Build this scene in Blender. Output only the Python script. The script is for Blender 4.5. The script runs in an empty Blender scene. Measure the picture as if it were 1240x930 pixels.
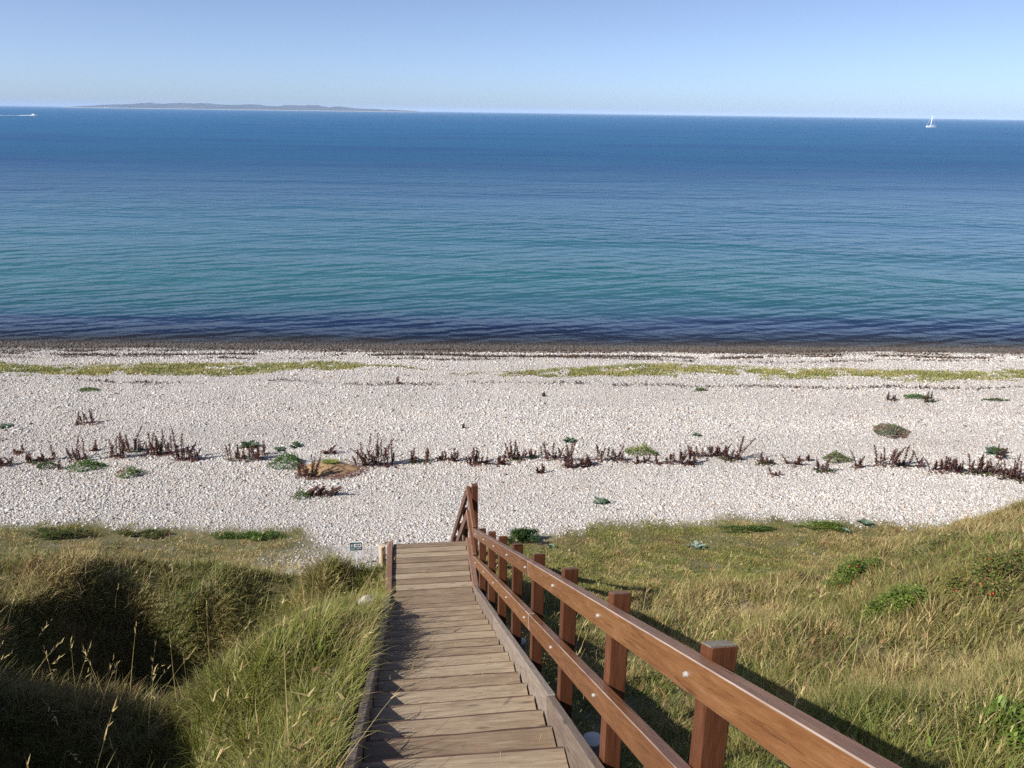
import bpy, bmesh, math, random
import numpy as np
from mathutils import Vector, Matrix

random.seed(7)
RNG = np.random.default_rng(11)
SC = bpy.context.scene
COL = SC.collection
H = 12.0                                   # camera height above the sea (sea level is z = 0)

# ------------------------------------------------------------------ camera
FPX, ROLL, PITCH = 1000.0, math.atan(17 / 1240), math.atan(329 / 1000.0)

def ray(px, py):
    """direction of the photo pixel (1240 x 930) from the camera"""
    a, b = (px - 620) / FPX, -(py - 465) / FPX
    c, s = math.cos(ROLL), math.sin(ROLL)
    a, b = a * c - b * s, a * s + b * c
    return np.array([a, math.cos(PITCH) + b * math.sin(PITCH), -math.sin(PITCH) + b * math.cos(PITCH)])

# ------------------------------------------------------------------ noise
def _hash(ix, iy, seed):
    n = (ix.astype(np.int64) * 374761393 + iy.astype(np.int64) * 668265263 + seed * 1442695041) & 0xFFFFFFFF
    n = ((n ^ (n >> 13)) * 1274126177) & 0xFFFFFFFF
    n = (n ^ (n >> 16)) & 0xFFFFFF
    return n / float(0xFFFFFF)

def vnoise(x, y, seed=0):
    x = np.asarray(x, float); y = np.asarray(y, float)
    ix, iy = np.floor(x), np.floor(y)
    fx, fy = x - ix, y - iy
    fx = fx * fx * (3 - 2 * fx); fy = fy * fy * (3 - 2 * fy)
    a = _hash(ix, iy, seed); b = _hash(ix + 1, iy, seed)
    c = _hash(ix, iy + 1, seed); d = _hash(ix + 1, iy + 1, seed)
    return (a + (b - a) * fx) * (1 - fy) + (c + (d - c) * fx) * fy

def fbm(x, y, seed=0, oct=4):
    t = 0; amp = 0.5; tot = 0
    for k in range(oct):
        t = t + amp * vnoise(x * 2 ** k, y * 2 ** k, seed + 17 * k); tot += amp; amp *= 0.5
    return t / tot

def sstep(a, b, x):
    k = np.clip((x - a) / (b - a), 0, 1)
    return k * k * (3 - 2 * k)

# ------------------------------------------------------------------ stairs frame
U = np.array([-0.1305, 0.9914])            # down the stairs
V = np.array([0.9914, 0.1305])             # to the right of the stairs
O = np.array([-1.04, 9.80]); OZ = H - 6.25 # near edge of the landing
SLOPE, SLOPE2, LAND = 0.478, 0.73, 1.42

def st(x, y):
    """(s, t): s uphill from the landing's near edge, t to the right of the stair axis"""
    dx, dy = x - O[0], y - O[1]
    return -(dx * U[0] + dy * U[1]), dx * V[0] + dy * V[1]

def W3(s, t, z):
    return Vector((O[0] - U[0] * s + V[0] * t, O[1] - U[1] * s + V[1] * t, z))

def stair_z(s):
    s = np.asarray(s, float)
    return np.where(s > 0, OZ + SLOPE * s, np.where(s > -LAND, OZ, OZ + SLOPE2 * (s + LAND)))

# ------------------------------------------------------------------ terrain
YS = np.array([-30, 0, 12.6, 13.8, 15.2, 17.0, 18.5, 20, 24, 33, 36.5, 39.5, 43, 46, 52, 65, 120])
ZS = np.array([13.3, 9.9, 3.98, 3.42, 2.90, 2.45, 2.20, 2.02, 1.8, 1.55, 1.3, .75, 0, -.5, -1.2, -3, -8.0])

def gauss(x, y, cx, cy, rx, ry, p=2):
    return np.exp(-((np.abs(x - cx) / rx) ** p + (np.abs(y - cy) / ry) ** p))

def height(x, y, fine=True):
    x = np.asarray(x, float); y = np.asarray(y, float)
    skew = 0.03 * np.clip(x, -60, 60) * sstep(19, 35, y)
    yy = y - skew
    z = sum(np.interp(yy + o, YS, ZS) for o in (-.5, -.25, 0, .25, .5)) / 5
    s, t = st(x, y)
    slope = 1 - sstep(14.0, 17.5, y)                     # 1 on the bluff
    # bank to the left of the stairs, a little above the treads
    sz = stair_z(s)
    left = sstep(-0.2, -0.62, t) * (1 - sstep(-1.6, -2.6, t)) * sstep(-1.75, -.9, s)
    z = z + left * np.clip(sz + 0.02 - z, -1, 1.2)
    z = z + slope * .10 * sstep(-2, -4, t)
    # under the stairs the ground sinks below the treads
    under = (1 - np.where(t < 0, sstep(.52, .64, -t), sstep(0.55, 0.95, t))) * sstep(-7.2, -6.0, s)
    z = np.where(under > 0, z * (1 - under) + np.minimum(z, sz - 0.42) * under, z)
    # hollows on the left
    nz = fbm(x * .9, y * .9, 5, 3) - .5
    xa, ya = x + nz * .9, y + nz * .8
    z = z - 2.5 * gauss(xa, ya, -4.4, 8.6, 1.65, 2.05, 4)
    z = z - 2.3 * gauss(xa, ya, -3.05, 3.95, 1.35, 1.5, 4)
    z = z + .55 * gauss(x, y, -5.2, 11.1, 2.9, .9, 3) + .38 * gauss(x, y, -6.1, 9.4, .8, 1.2) + .3 * gauss(x, y, -9.5, 10, 2.5, 3) + 1.0 * gauss(x, y, -5.2, 3.9, 1.0, 1.5) - .3 * gauss(x, y, -7, 13.0, 5, 1.3)  # unseen rise left of the near hollow added to cast shade into it
    z = z + .12 * gauss(x, y, -2.75, 10.2, .5, .8) - .75 * gauss(x, y, -2.15, 10.1, .38, .75, 3)
    z = z + .20 * gauss(x, y, -1.75, 6.6, .45, 1.4)
    # hill on the right
    hill = sstep(2.9, 7.2, x - .16 * (y - 9)) * sstep(4.5, 9.0, y) * (1 - sstep(12.6, 15.6, y - .14 * (x - 6)))
    z = z + hill * (.87 + .25 * (x - 6)) + .2 * gauss(x, y, 6.2, 9.5, 1.6, 2.0)
    z = z - .35 * gauss(x, y, 1.4, 9.5, 1.6, 4.5) * sstep(.7, 1.3, t)
    z = z + .25 * sstep(3.0, 6.0, x) * (1 - sstep(4.5, 9, y))
    if fine:
        z = z + slope * (.55 * (fbm(x * .55, y * .55, 3, 3) - .5) + .22 * (fbm(x * 1.7, y * 1.7, 9, 3) - .5)) * sstep(.75, 1.7, np.abs(t))
        beach = sstep(16.5, 19.5, y)
        z = z + beach * (.20 * (fbm(x * .16, y * .30, 21, 3) - .5) + .05 * (fbm(x * 1.1, y * 1.1, 22, 2) - .5)) * (1 - .8 * sstep(38, 42, yy))
    return z

def ground_at(px, py):
    """where the ray of a photo pixel meets the terrain"""
    d = ray(px, py)
    d = d / np.hypot(d[0], d[1])
    k = np.arange(2.0, 75.0, .02)
    z = H + d[2] * k
    hit = np.nonzero(height(d[0] * k, d[1] * k) >= z)[0]
    k0 = k[hit[0]] if len(hit) else 70.0
    x, y = d[0] * k0, d[1] * k0
    return float(x), float(y), float(height(x, y))

def depth_of(x, y, z):
    return y * math.cos(PITCH) - (z - H) * math.sin(PITCH)

TOE_X = np.array([-40, -14, -10, -7, -5, -3.4, -2, 0, 2, 6, 10, 15, 40])
TOE_Y = np.array([17.6, 17.7, 18.3, 18.0, 17.9, 15.9, 15.6, 17.6, 18.5, 18.9, 19.0, 19.3, 20])

def toe(x):
    return np.interp(x, TOE_X, TOE_Y) + 1.1 * (fbm(x * .8, x * 0 + 3.1, 31, 3) - .5) + .7 * (fbm(x * 3.5, x * 0 + 5.1, 33, 3) - .5)

# ------------------------------------------------------------------ materials
def new_mat(name):
    m = bpy.data.materials.new(name); m.use_nodes = True
    nt = m.node_tree; nt.nodes.clear()
    out = nt.nodes.new('ShaderNodeOutputMaterial')
    b = nt.nodes.new('ShaderNodeBsdfPrincipled')
    nt.links.new(b.outputs[0], out.inputs['Surface'])
    return m, nt, b, out

class NT:
    def __init__(s, nt): s.nt = nt
    def n(s, kind, **kw):
        o = s.nt.nodes.new('ShaderNode' + kind)
        for k, v in kw.items(): setattr(o, k, v)
        return o
    def link(s, a, b): s.nt.links.new(a, b)
    def val(s, inp, v):
        if hasattr(v, 'links') or isinstance(v, bpy.types.NodeSocket): s.link(v, inp)
        else: inp.default_value = v
    def math(s, op, a, b=None, c=None, clamp=False):
        o = s.n('Math', operation=op, use_clamp=clamp)
        s.val(o.inputs[0], a)
        if b is not None: s.val(o.inputs[1], b)
        if c is not None: s.val(o.inputs[2], c)
        return o.outputs[0]
    def ramp01(s, x, a, b):
        o = s.n('MapRange', interpolation_type='SMOOTHSTEP')
        s.val(o.inputs['Value'], x); o.inputs['From Min'].default_value = a; o.inputs['From Max'].default_value = b
        return o.outputs[0]
    def mix(s, f, a, b, blend='MIX'):
        o = s.n('Mix', data_type='RGBA', blend_type=blend)
        s.val(o.inputs[0], f)
        for i, v in ((6, a), (7, b)):
            if isinstance(v, tuple): o.inputs[i].default_value = (*v, 1) if len(v) == 3 else v
            else: s.link(v, o.inputs[i])
        return o.outputs[2]
    def noise(s, vec, scale, detail=4, rough=.55, dist=0):
        o = s.n('TexNoise'); s.link(vec, o.inputs['Vector'])
        o.inputs['Scale'].default_value = scale; o.inputs['Detail'].default_value = detail
        o.inputs['Roughness'].default_value = rough; o.inputs['Distortion'].default_value = dist
        return o.outputs[0]
    def mapping(s, vec, scale=(1, 1, 1), rot=(0, 0, 0), loc=(0, 0, 0)):
        o = s.n('Mapping'); s.link(vec, o.inputs[0])
        o.inputs['Location'].default_value = loc; o.inputs['Rotation'].default_value = rot; o.inputs['Scale'].default_value = scale
        return o.outputs[0]
    def ramp(s, fac, stops, interp='LINEAR'):
        o = s.n('ValToRGB'); s.link(fac, o.inputs[0]); r = o.color_ramp; r.interpolation = interp
        while len(r.elements) > 1: r.elements.remove(r.elements[-1])
        r.elements[0].position = stops[0][0]; r.elements[0].color = (*stops[0][1], 1)
        for p, c in stops[1:]:
            e = r.elements.new(p); e.color = (*c, 1)
        return o.outputs[0]
    def bump(s, h, strength, dist, normal=None):
        o = s.n('Bump'); s.link(h, o.inputs['Height']); o.inputs['Strength'].default_value = strength
        o.inputs['Distance'].default_value = dist
        if normal is not None: s.link(normal, o.inputs['Normal'])
        return o.outputs[0]

def wood_mat(name, stops, rough=.6, grain_axis=0, bump=.25, worn=None, knots=True):
    """grain runs along the object's local X"""
    m, nt, b, out = new_mat(name); g = NT(nt)
    tc = g.n('TexCoord'); info = g.n('ObjectInfo')
    off = g.n('VectorMath', operation='SCALE'); off.inputs[0].default_value = (37.1, 11.7, 23.3); g.link(info.outputs['Random'], off.inputs['Scale'])
    add = g.n('VectorMath', operation='ADD'); g.link(tc.outputs['Object'], add.inputs[0]); g.link(off.outputs[0], add.inputs[1])
    v = add.outputs[0]
    long_ = g.mapping(v, (1.2, 14, 14))
    g1 = g.noise(long_, 2.2, 5, .6, 1.2)
    g2 = g.noise(g.mapping(v, (4, 90, 90)), 2.0, 3, .6)
    blot = g.noise(g.mapping(v, (2.0, 5, 5)), 1.6, 4, .6)
    f = g.math('ADD', g.math('MULTIPLY', g1, .55), g.math('ADD', g.math('MULTIPLY', g2, .25), g.math('MULTIPLY', blot, .25)))
    f = g.math('ADD', f, g.math('MULTIPLY', g.math('SUBTRACT', info.outputs['Random'], .5), .20))
    c = g.ramp(f, stops)
    c = g.mix(g.math('MULTIPLY', g.ramp01(g.noise(g.mapping(v, (1.6, 42, 42)), 2.0, 4, .65, .6), .56, .66), .55), c, tuple(x * .8 for x in stops[0][1]))
    if knots:
        vor = g.n('TexVoronoi'); g.link(g.mapping(v, (2.2, 9, 9)), vor.inputs['Vector']); vor.inputs['Scale'].default_value = 1.0
        k = g.math('SUBTRACT', 1.0, g.ramp01(vor.outputs['Distance'], .03, .16))
        c = g.mix(g.math('MULTIPLY', k, .6), c, tuple(x * .35 for x in stops[0][1]))
    if worn:                                  # pale, bleached or dirty blotches
        wcol, lo, hi = worn
        wn = g.noise(g.mapping(v, (3, 8, 8)), 2.0, 6, .7)
        c = g.mix(g.ramp01(wn, lo, hi), c, wcol)
    g.link(c, b.inputs['Base Color'])
    b.inputs['Roughness'].default_value = rough
    hgt = g.math('ADD', g.math('MULTIPLY', g2, .6), g.math('MULTIPLY', g1, .6))
    g.link(g.bump(hgt, bump, .01), b.inputs['Normal'])
    return m

M = {}
M['stain'] = wood_mat('red brown stained wood', [(.28, (.080, .027, .010)), (.5, (.148, .057, .020)), (.68, (.218, .098, .038)), (.85, (.30, .165, .09))], .36, worn=((.30, .19, .12), .66, .80))
M['stain_dark'] = wood_mat('dark red stained wood', [(.3, (.062, .022, .011)), (.55, (.115, .040, .018)), (.8, (.19, .078, .036))], .45, worn=((.24, .16, .11), .68, .80))
M['arris'] = wood_mat('worn wood edge', [(.3, (.15, .08, .05)), (.5, (.27, .19, .15)), (.8, (.45, .37, .31))], .7)
M['endgrain'] = wood_mat('weathered grey end grain', [(.3, (.13, .10, .075)), (.6, (.23, .20, .155)), (.85, (.34, .31, .25))], .8)
M['endgrain_red'] = wood_mat('stained end grain', [(.3, (.09, .04, .022)), (.6, (.16, .085, .05)), (.85, (.25, .17, .12))], .8)
M['tread'] = wood_mat('trodden tread wood', [(.25, (.105, .068, .040)), (.48, (.215, .155, .100)), (.66, (.32, .25, .17)), (.85, (.43, .36, .26))], .75, bump=.5, worn=((.20, .115, .065), .56, .74))
M['nosing'] = wood_mat('dark tread nosing', [(.3, (.05, .025, .016)), (.6, (.10, .052, .032)), (.85, (.18, .105, .07))], .85)
M['grey_wood'] = wood_mat('grey weathered board', [(.25, (.095, .064, .046)), (.5, (.18, .134, .102)), (.75, (.29, .235, .19))], .8, bump=.5, worn=((.20, .105, .06), .60, .74))
M['kerb'] = wood_mat('brown kerb board', [(.25, (.10, .048, .03)), (.5, (.18, .095, .06)), (.75, (.27, .17, .12))], .7, bump=.4, worn=((.30, .24, .20), .56, .72))
M['pale_wood'] = wood_mat('pale stripped log', [(.25, (.36, .27, .17)), (.5, (.52, .41, .28)), (.75, (.64, .55, .42))], .8)
M['log_top'] = wood_mat('pale log end', [(.25, (.34, .30, .27)), (.5, (.52, .48, .44)), (.75, (.66, .62, .58))], .85)

def plain(name, col, rough=.5, metal=0, nscale=8, var=.12):
    m, nt, b, out = new_mat(name); g = NT(nt)
    tc = g.n('TexCoord')
    n = g.noise(tc.outputs['Object'], nscale, 4)
    lo = tuple(max(0, c * (1 - var)) for c in col); hi = tuple(min(1, c * (1 + var)) for c in col)
    g.link(g.ramp(n, [(.3, lo), (.7, hi)]), b.inputs['Base Color'])
    b.inputs['Roughness'].default_value = rough; b.inputs['Metallic'].default_value = metal
    return m
M['bolt'] = plain('galvanised bolt', (.50, .49, .46), .5, .4)
M['white_paint'] = plain('white paint', (.80, .80, .78), .35)
M['teal'] = plain('teal sign enamel', (.018, .075, .095), .35)
M['sign_grey'] = plain('sign grey print', (.28, .36, .38), .4)
M['sign_dark'] = plain('sign dark lettering', (.02, .035, .05), .4)
M['hull_white'] = plain('white gelcoat', (.85, .85, .84), .25)
M['sailcloth'] = plain('white sailcloth', (.86, .86, .84), .8)
M['hull_dark'] = plain('dark antifouling', (.03, .04, .07), .5)
M['glass_dark'] = plain('dark cabin glass', (.02, .025, .03), .1)

def leaf_mat(name, rough=.55, trans=.25):
    """colour comes from the blade's own 'tint' attribute"""
    m, nt, b, out = new_mat(name); g = NT(nt)
    a = g.n('Attribute'); a.attribute_name = 'tint'
    g.link(a.outputs['Color'], b.inputs['Base Color']); b.inputs['Roughness'].default_value = rough
    b.inputs['Specular IOR Level'].default_value = .3
    t = g.n('BsdfTranslucent'); g.link(a.outputs['Color'], t.inputs['Color'])
    mx = g.n('MixShader'); mx.inputs[0].default_value = trans
    g.link(b.outputs[0], mx.inputs[1]); g.link(t.outputs[0], mx.inputs[2]); g.link(mx.outputs[0], out.inputs['Surface'])
    return m
M['blade'] = leaf_mat('grass blades', .5, .28)
M['leaf'] = leaf_mat('plant leaves', .5, .2)
M['dry'] = leaf_mat('dry plant stems', .8, .05)

def stone_mat():
    m, nt, b, out = new_mat('flint pebbles'); g = NT(nt)
    a = g.n('Attribute'); a.attribute_name = 'tint'
    tc = g.n('TexCoord')
    n = g.noise(tc.outputs['Object'], 22, 4, .65)
    c = g.mix(1.0, a.outputs['Color'], g.ramp(n, [(.3, (.72, .70, .68)), (.7, (1.0, 1.0, 1.0))]), 'MULTIPLY')
    g.link(c, b.inputs['Base Color']); b.inputs['Roughness'].default_value = .75
    return m
M['stone'] = stone_mat()

def ground_mat():
    m, nt, b, out = new_mat('bluff and shingle ground'); g = NT(nt)
    geo = g.n('NewGeometry'); P = geo.outputs['Position']
    sep = g.n('SeparateXYZ'); g.link(P, sep.inputs[0]); X, Y = sep.outputs[0], sep.outputs[1]
    at = g.n('Attribute'); at.attribute_name = 'zone'
    zs = g.n('SeparateColor'); g.link(at.outputs['Color'], zs.inputs[0])
    grass, bare = zs.outputs[0], zs.outputs[1]
    yy = g.math('SUBTRACT', Y, g.math('MULTIPLY', X, .03))
    # shingle
    wob = g.n('VectorMath', operation='ADD'); g.link(P, wob.inputs[0])
    v1 = g.n('TexVoronoi'); g.link(P, v1.inputs['Vector']); v1.inputs['Scale'].default_value = 24
    v2 = g.n('TexVoronoi'); g.link(P, v2.inputs['Vector']); v2.inputs['Scale'].default_value = 46
    cs = g.n('SeparateColor'); g.link(v1.outputs['Color'], cs.inputs[0])
    cs2 = g.n('SeparateColor'); g.link(v2.outputs['Color'], cs2.inputs[0])
    tone = g.math('ADD', g.math('MULTIPLY', cs.outputs[0], .6), g.math('MULTIPLY', cs2.outputs[1], .4))
    st_c = g.ramp(tone, [(.12, (.18, .16, .145)), (.3, (.34, .31, .29)), (.6, (.47, .44, .415)), (.9, (.60, .57, .545))])  # kept darker than the loose pebbles, standing for shade in the gaps
    big = g.noise(g.mapping(P, (.25, .6, 1)), 1.0, 4, .6)
    st_c = g.mix(g.math('MULTIPLY', g.ramp01(big, .35, .75), .25), st_c, (.44, .36, .29))
    # wet, dark gravel at the water's edge
    wn = g.noise(g.mapping(P, (.16, .5, 1)), 1.2, 5, .65)
    yw = g.math('ADD', yy, g.math('MULTIPLY', g.math('SUBTRACT', wn, .5), 2.6))
    wet = g.ramp01(yw, 37.6, 39.2)
    wet_c = g.ramp(tone, [(.1, (.032, .026, .021)), (.45, (.072, .058, .046)), (.75, (.13, .108, .088)), (.95, (.26, .23, .20))])
    st_c = g.mix(wet, st_c, wet_c)
    deep = g.ramp01(yw, 45.0, 48)
    st_c = g.mix(deep, st_c, (.045, .05, .045))
    # soil and thatch under the grass
    n1 = g.noise(P, 2.2, 5, .6); n2 = g.noise(P, 30, 4, .7)
    so = g.ramp(g.math('ADD', g.math('MULTIPLY', n1, .6), g.math('MULTIPLY', n2, .4)), [(.3, (.075, .068, .024)), (.5, (.135, .122, .046)), (.7, (.23, .19, .09))])
    sand = g.ramp(n2, [(.3, (.20, .16, .11)), (.7, (.36, .30, .22))])
    so = g.mix(bare, so, sand)
    c = g.mix(grass, st_c, so)
    g.link(c, b.inputs['Base Color'])
    b.inputs['Roughness'].default_value = .9
    g.link(g.math('SUBTRACT', .9, g.math('MULTIPLY', wet, .45)), b.inputs['Roughness'])
    hst = g.math('SUBTRACT', 1.0, v1.outputs['Distance'])
    hh = g.math('ADD', g.math('MULTIPLY', hst, .6), g.math('MULTIPLY', v2.outputs['Distance'], -.3))
    hh = g.mix(grass, hh, n2)
    g.link(g.bump(hh, .8, .03), b.inputs['Normal'])
    return m
M['ground'] = ground_mat()

# ------------------------------------------------------------------ mesh helpers
def tag(o, label=None, cat=None, group=None, kind=None):
    if label: o['label'] = label
    if cat: o['category'] = cat
    if group: o['group'] = group
    if kind: o['kind'] = kind
    return o

def empty(name, loc, label, cat, group=None):
    o = bpy.data.objects.new(name, None); COL.objects.link(o); o.location = loc
    o.empty_display_size = .2
    return tag(o, label, cat, group)

def link_mesh(name, me, mats, parent=None, loc=None):
    o = bpy.data.objects.new(name, me); COL.objects.link(o)
    for m in (mats if isinstance(mats, (list, tuple)) else [mats]): me.materials.append(m)
    if parent is not None:
        o.parent = parent
    if loc is not None: o.location = loc
    return o

def np_mesh(name, verts, faces_flat, sizes, tint=None, smooth=False):
    """fast mesh from arrays; faces_flat = corner indices, sizes = corners per face"""
    me = bpy.data.meshes.new(name)
    n = len(verts); me.vertices.add(n); me.vertices.foreach_set('co', np.ascontiguousarray(verts, np.float32).ravel())
    sizes = np.asarray(sizes, np.int32); starts = np.concatenate([[0], np.cumsum(sizes)[:-1]]).astype(np.int32)
    me.loops.add(int(sizes.sum())); me.loops.foreach_set('vertex_index', np.asarray(faces_flat, np.int32))
    me.polygons.add(len(sizes)); me.polygons.foreach_set('loop_start', starts)
    if smooth: me.polygons.foreach_set('use_smooth', np.ones(len(sizes), bool))
    me.update(calc_edges=True)
    if tint is not None:
        a = me.color_attributes.new('tint', 'FLOAT_COLOR', 'POINT')
        c = np.ones((n, 4), np.float32); c[:, :3] = tint
        a.data.foreach_set('color', c.ravel())
    return me

def board(name, p0, p1, width, thick, up, mat, parent=None, bevel=.006, edge_mat=None, seg=1, jitter=0):
    """a straight board from p0 to p1 (centre line); local X runs along it, local Z is 'up'"""
    p0, p1 = Vector(p0), Vector(p1)
    ax = (p1 - p0); L = ax.length; ax.normalize()
    upv = Vector(up); side = upv.cross(ax).normalized(); upv = ax.cross(side).normalized()
    bm = bmesh.new()
    bmesh.ops.create_cube(bm, size=1)
    for v in bm.verts:
        v.co = Vector((v.co.x * L, v.co.y * width, v.co.z * thick))
    if bevel > 0:
        f0 = set(bm.faces)
        r = bmesh.ops.bevel(bm, geom=list(bm.edges), offset=bevel, segments=seg, affect='EDGES', profile=.5)
        if edge_mat is not None:
            for f in r['faces']: f.material_index = 1
    if jitter:
        for v in bm.verts: v.co += Vector((0, random.uniform(-1, 1), random.uniform(-1, 1))) * jitter
    me = bpy.data.meshes.new(name); bm.to_mesh(me); bm.free()
    mats = [mat] + ([edge_mat] if edge_mat is not None else [])
    o = link_mesh(name, me, mats)
    mw = Matrix((ax, side, upv)).transposed().to_4x4(); mw.translation = (p0 + p1) / 2
    if parent is not None:
        o.parent = parent
        pm = parent.matrix_basis.copy(); q = parent.parent
        while q is not None: pm = q.matrix_basis @ pm; q = q.parent
        o.matrix_local = pm.inverted() @ mw
    else:
        o.matrix_world = mw
    return o

def parent_world(p):
    v = Vector(p.location)
    while p.parent is not None:
        p = p.parent; v = p.location + v
    return v

# ------------------------------------------------------------------ ground sheet
def build_ground():
    xs = np.unique(np.round(np.concatenate([np.arange(-160, -26, 4), np.arange(-26, -14, .4), np.arange(-14, 14, .1), np.arange(14, 30, .4), np.arange(30, 165, 4)]), 3))
    ys = np.unique(np.round(np.concatenate([np.arange(-30, -2, 1.0), np.arange(-2, 20, .1), np.arange(20, 48, .2), np.arange(48, 121, 3)]), 3))
    gx, gy = np.meshgrid(xs, ys)
    z = height(gx, gy)
    nx, ny = len(xs), len(ys)
    verts = np.stack([gx, gy, z], -1).reshape(-1, 3)
    i = (np.arange(ny - 1)[:, None] * nx + np.arange(nx - 1)[None, :]).ravel()
    f = np.stack([i, i + 1, i + nx + 1, i + nx], 1).ravel()
    me = np_mesh('ground', verts, f, np.full(len(i), 4), smooth=True)
    x, y = verts[:, 0], verts[:, 1]
    gr = 1 - sstep(-.5, .5, y - toe(x))
    gr = gr * (1 - np.where(x < 0, .8, .25) * stony(x, y))
    bare = sstep(.62, .72, fbm(x * 1.1, y * 1.1, 55, 3)) * .6
    a = me.color_attributes.new('zone', 'FLOAT_COLOR', 'POINT')
    c = np.zeros((len(verts), 4), np.float32); c[:, 0] = gr; c[:, 1] = bare; c[:, 3] = 1
    a.data.foreach_set('color', c.ravel())
    tag(link_mesh('ground', me, M['ground']), kind='structure')

def stony(x, y):
    """bare gravelly patches inside the grass at the foot of the bluff"""
    w = .6 * (fbm(x * 1.3, y * 1.3, 71, 3) - .5)
    a = gauss(x + w, y + w, -3.2, 15.6, 1.4, 1.5) * 1.2
    b = gauss(x + w, y + w, 2.6, 14.6, .6, .35) * .25 + gauss(x + w, y + w, 5.2, 17.4, .5, .25) * .2 + gauss(x + w, y + w, 6.9, 16.9, .6, .3) * .3
    return np.clip(a + b, 0, 1)

build_ground()

# ------------------------------------------------------------------ grass
def lerp(a, b, t):
    return a + (b - a) * t[..., None]

def blades(name, xy, length, width, azi, lean, curve, tint_a, tint_b, mat, seg=3, zoff=None):
    """bent tapering blades as one mesh"""
    n = len(xy); x, y = xy[:, 0], xy[:, 1]
    z = height(x, y) - .015 if zoff is None else zoff
    d = np.stack([np.cos(azi), np.sin(azi), np.zeros(n)], -1)
    sa = azi + RNG.uniform(-1.2, 1.2, n) + math.pi / 2
    side = np.stack([np.cos(sa), np.sin(sa), np.zeros(n)], -1)
    root = np.stack([x, y, z], -1)
    V_, T_ = [], []
    for k in range(seg + 1):
        u = k / seg
        ang = lean + curve * u
        # integrate the direction roughly
        hor = np.sin(lean + curve * u * .5) * u; ver = np.cos(lean + curve * u * .5) * u
        p = root + d * (hor * length)[:, None] + np.array([0, 0, 1.0]) * (ver * length)[:, None]
        w = width * (1 - u ** 1.6) * .5
        if k < seg:
            V_ += [p - side * w[:, None], p + side * w[:, None]]; T_ += [lerp(tint_a, tint_b, np.full(n, u ** 1.5))] * 2
        else:
            V_ += [p]; T_ += [tint_b]
    m = len(V_)
    verts = np.stack(V_, 1).reshape(-1, 3); tint = np.stack(T_, 1).reshape(-1, 3)
    base = np.arange(n) * m
    quads = [np.stack([base + 2 * k, base + 2 * k + 1, base + 2 * k + 3, base + 2 * k + 2], 1) for k in range(seg - 1)]
    tri = np.stack([base + 2 * seg - 2, base + 2 * seg - 1, base + 2 * seg], 1)
    flat = np.concatenate([q.ravel() for q in quads] + [tri.ravel()])
    sizes = np.concatenate([np.full(n * (seg - 1), 4), np.full(n, 3)])
    me = np_mesh(name, verts, flat, sizes, tint)
    return link_mesh(name, me, mat)

GREEN = np.array([.128, .165, .026]); OLIVE = np.array([.195, .185, .045]); STRAW = np.array([.46, .37, .17])
BROWN = np.array([.19, .115, .052]); LUSH = np.array([.185, .208, .029]); TAN = np.array([.34, .255, .11])

def scatter(n, x0, x1, y0, y1):
    return np.stack([RNG.uniform(x0, x1, n), RNG.uniform(y0, y1, n)], -1)

def off_stairs(x, y, m=.0):
    s, t = st(x, y)
    return ~((np.abs(t) < .66 + m) & (s > -6.6))

def in_view(x, y, m=2.2):
    return (np.abs(x) < .66 * y + m) & (y > -.5)

def tufts(x, y, cell, seed):
    """nearest jittered tussock centre: (dx, dy, distance / cell, random per tussock)"""
    bx, by = np.floor(x / cell), np.floor(y / cell)
    best = np.full(len(x), 9.0); ox = np.zeros(len(x)); oy = np.zeros(len(x)); rn = np.zeros(len(x))
    for i in (-1, 0, 1):
        for j in (-1, 0, 1):
            cx, cy = bx + i, by + j
            px = (cx + .1 + .8 * _hash(cx, cy, seed)) * cell; py = (cy + .1 + .8 * _hash(cx, cy, seed + 1)) * cell
            d = np.hypot(x - px, y - py) / cell
            m = d < best
            best = np.where(m, d, best); ox = np.where(m, x - px, ox); oy = np.where(m, y - py, oy); rn = np.where(m, _hash(cx, cy, seed + 2), rn)
    return ox, oy, best, rn

def steep(x, y):
    e = .15; z0 = height(x, y)
    return np.clip(np.hypot(height(x + e, y) - z0, height(x, y + e) - z0) / e - .35, 0, 3)

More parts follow.
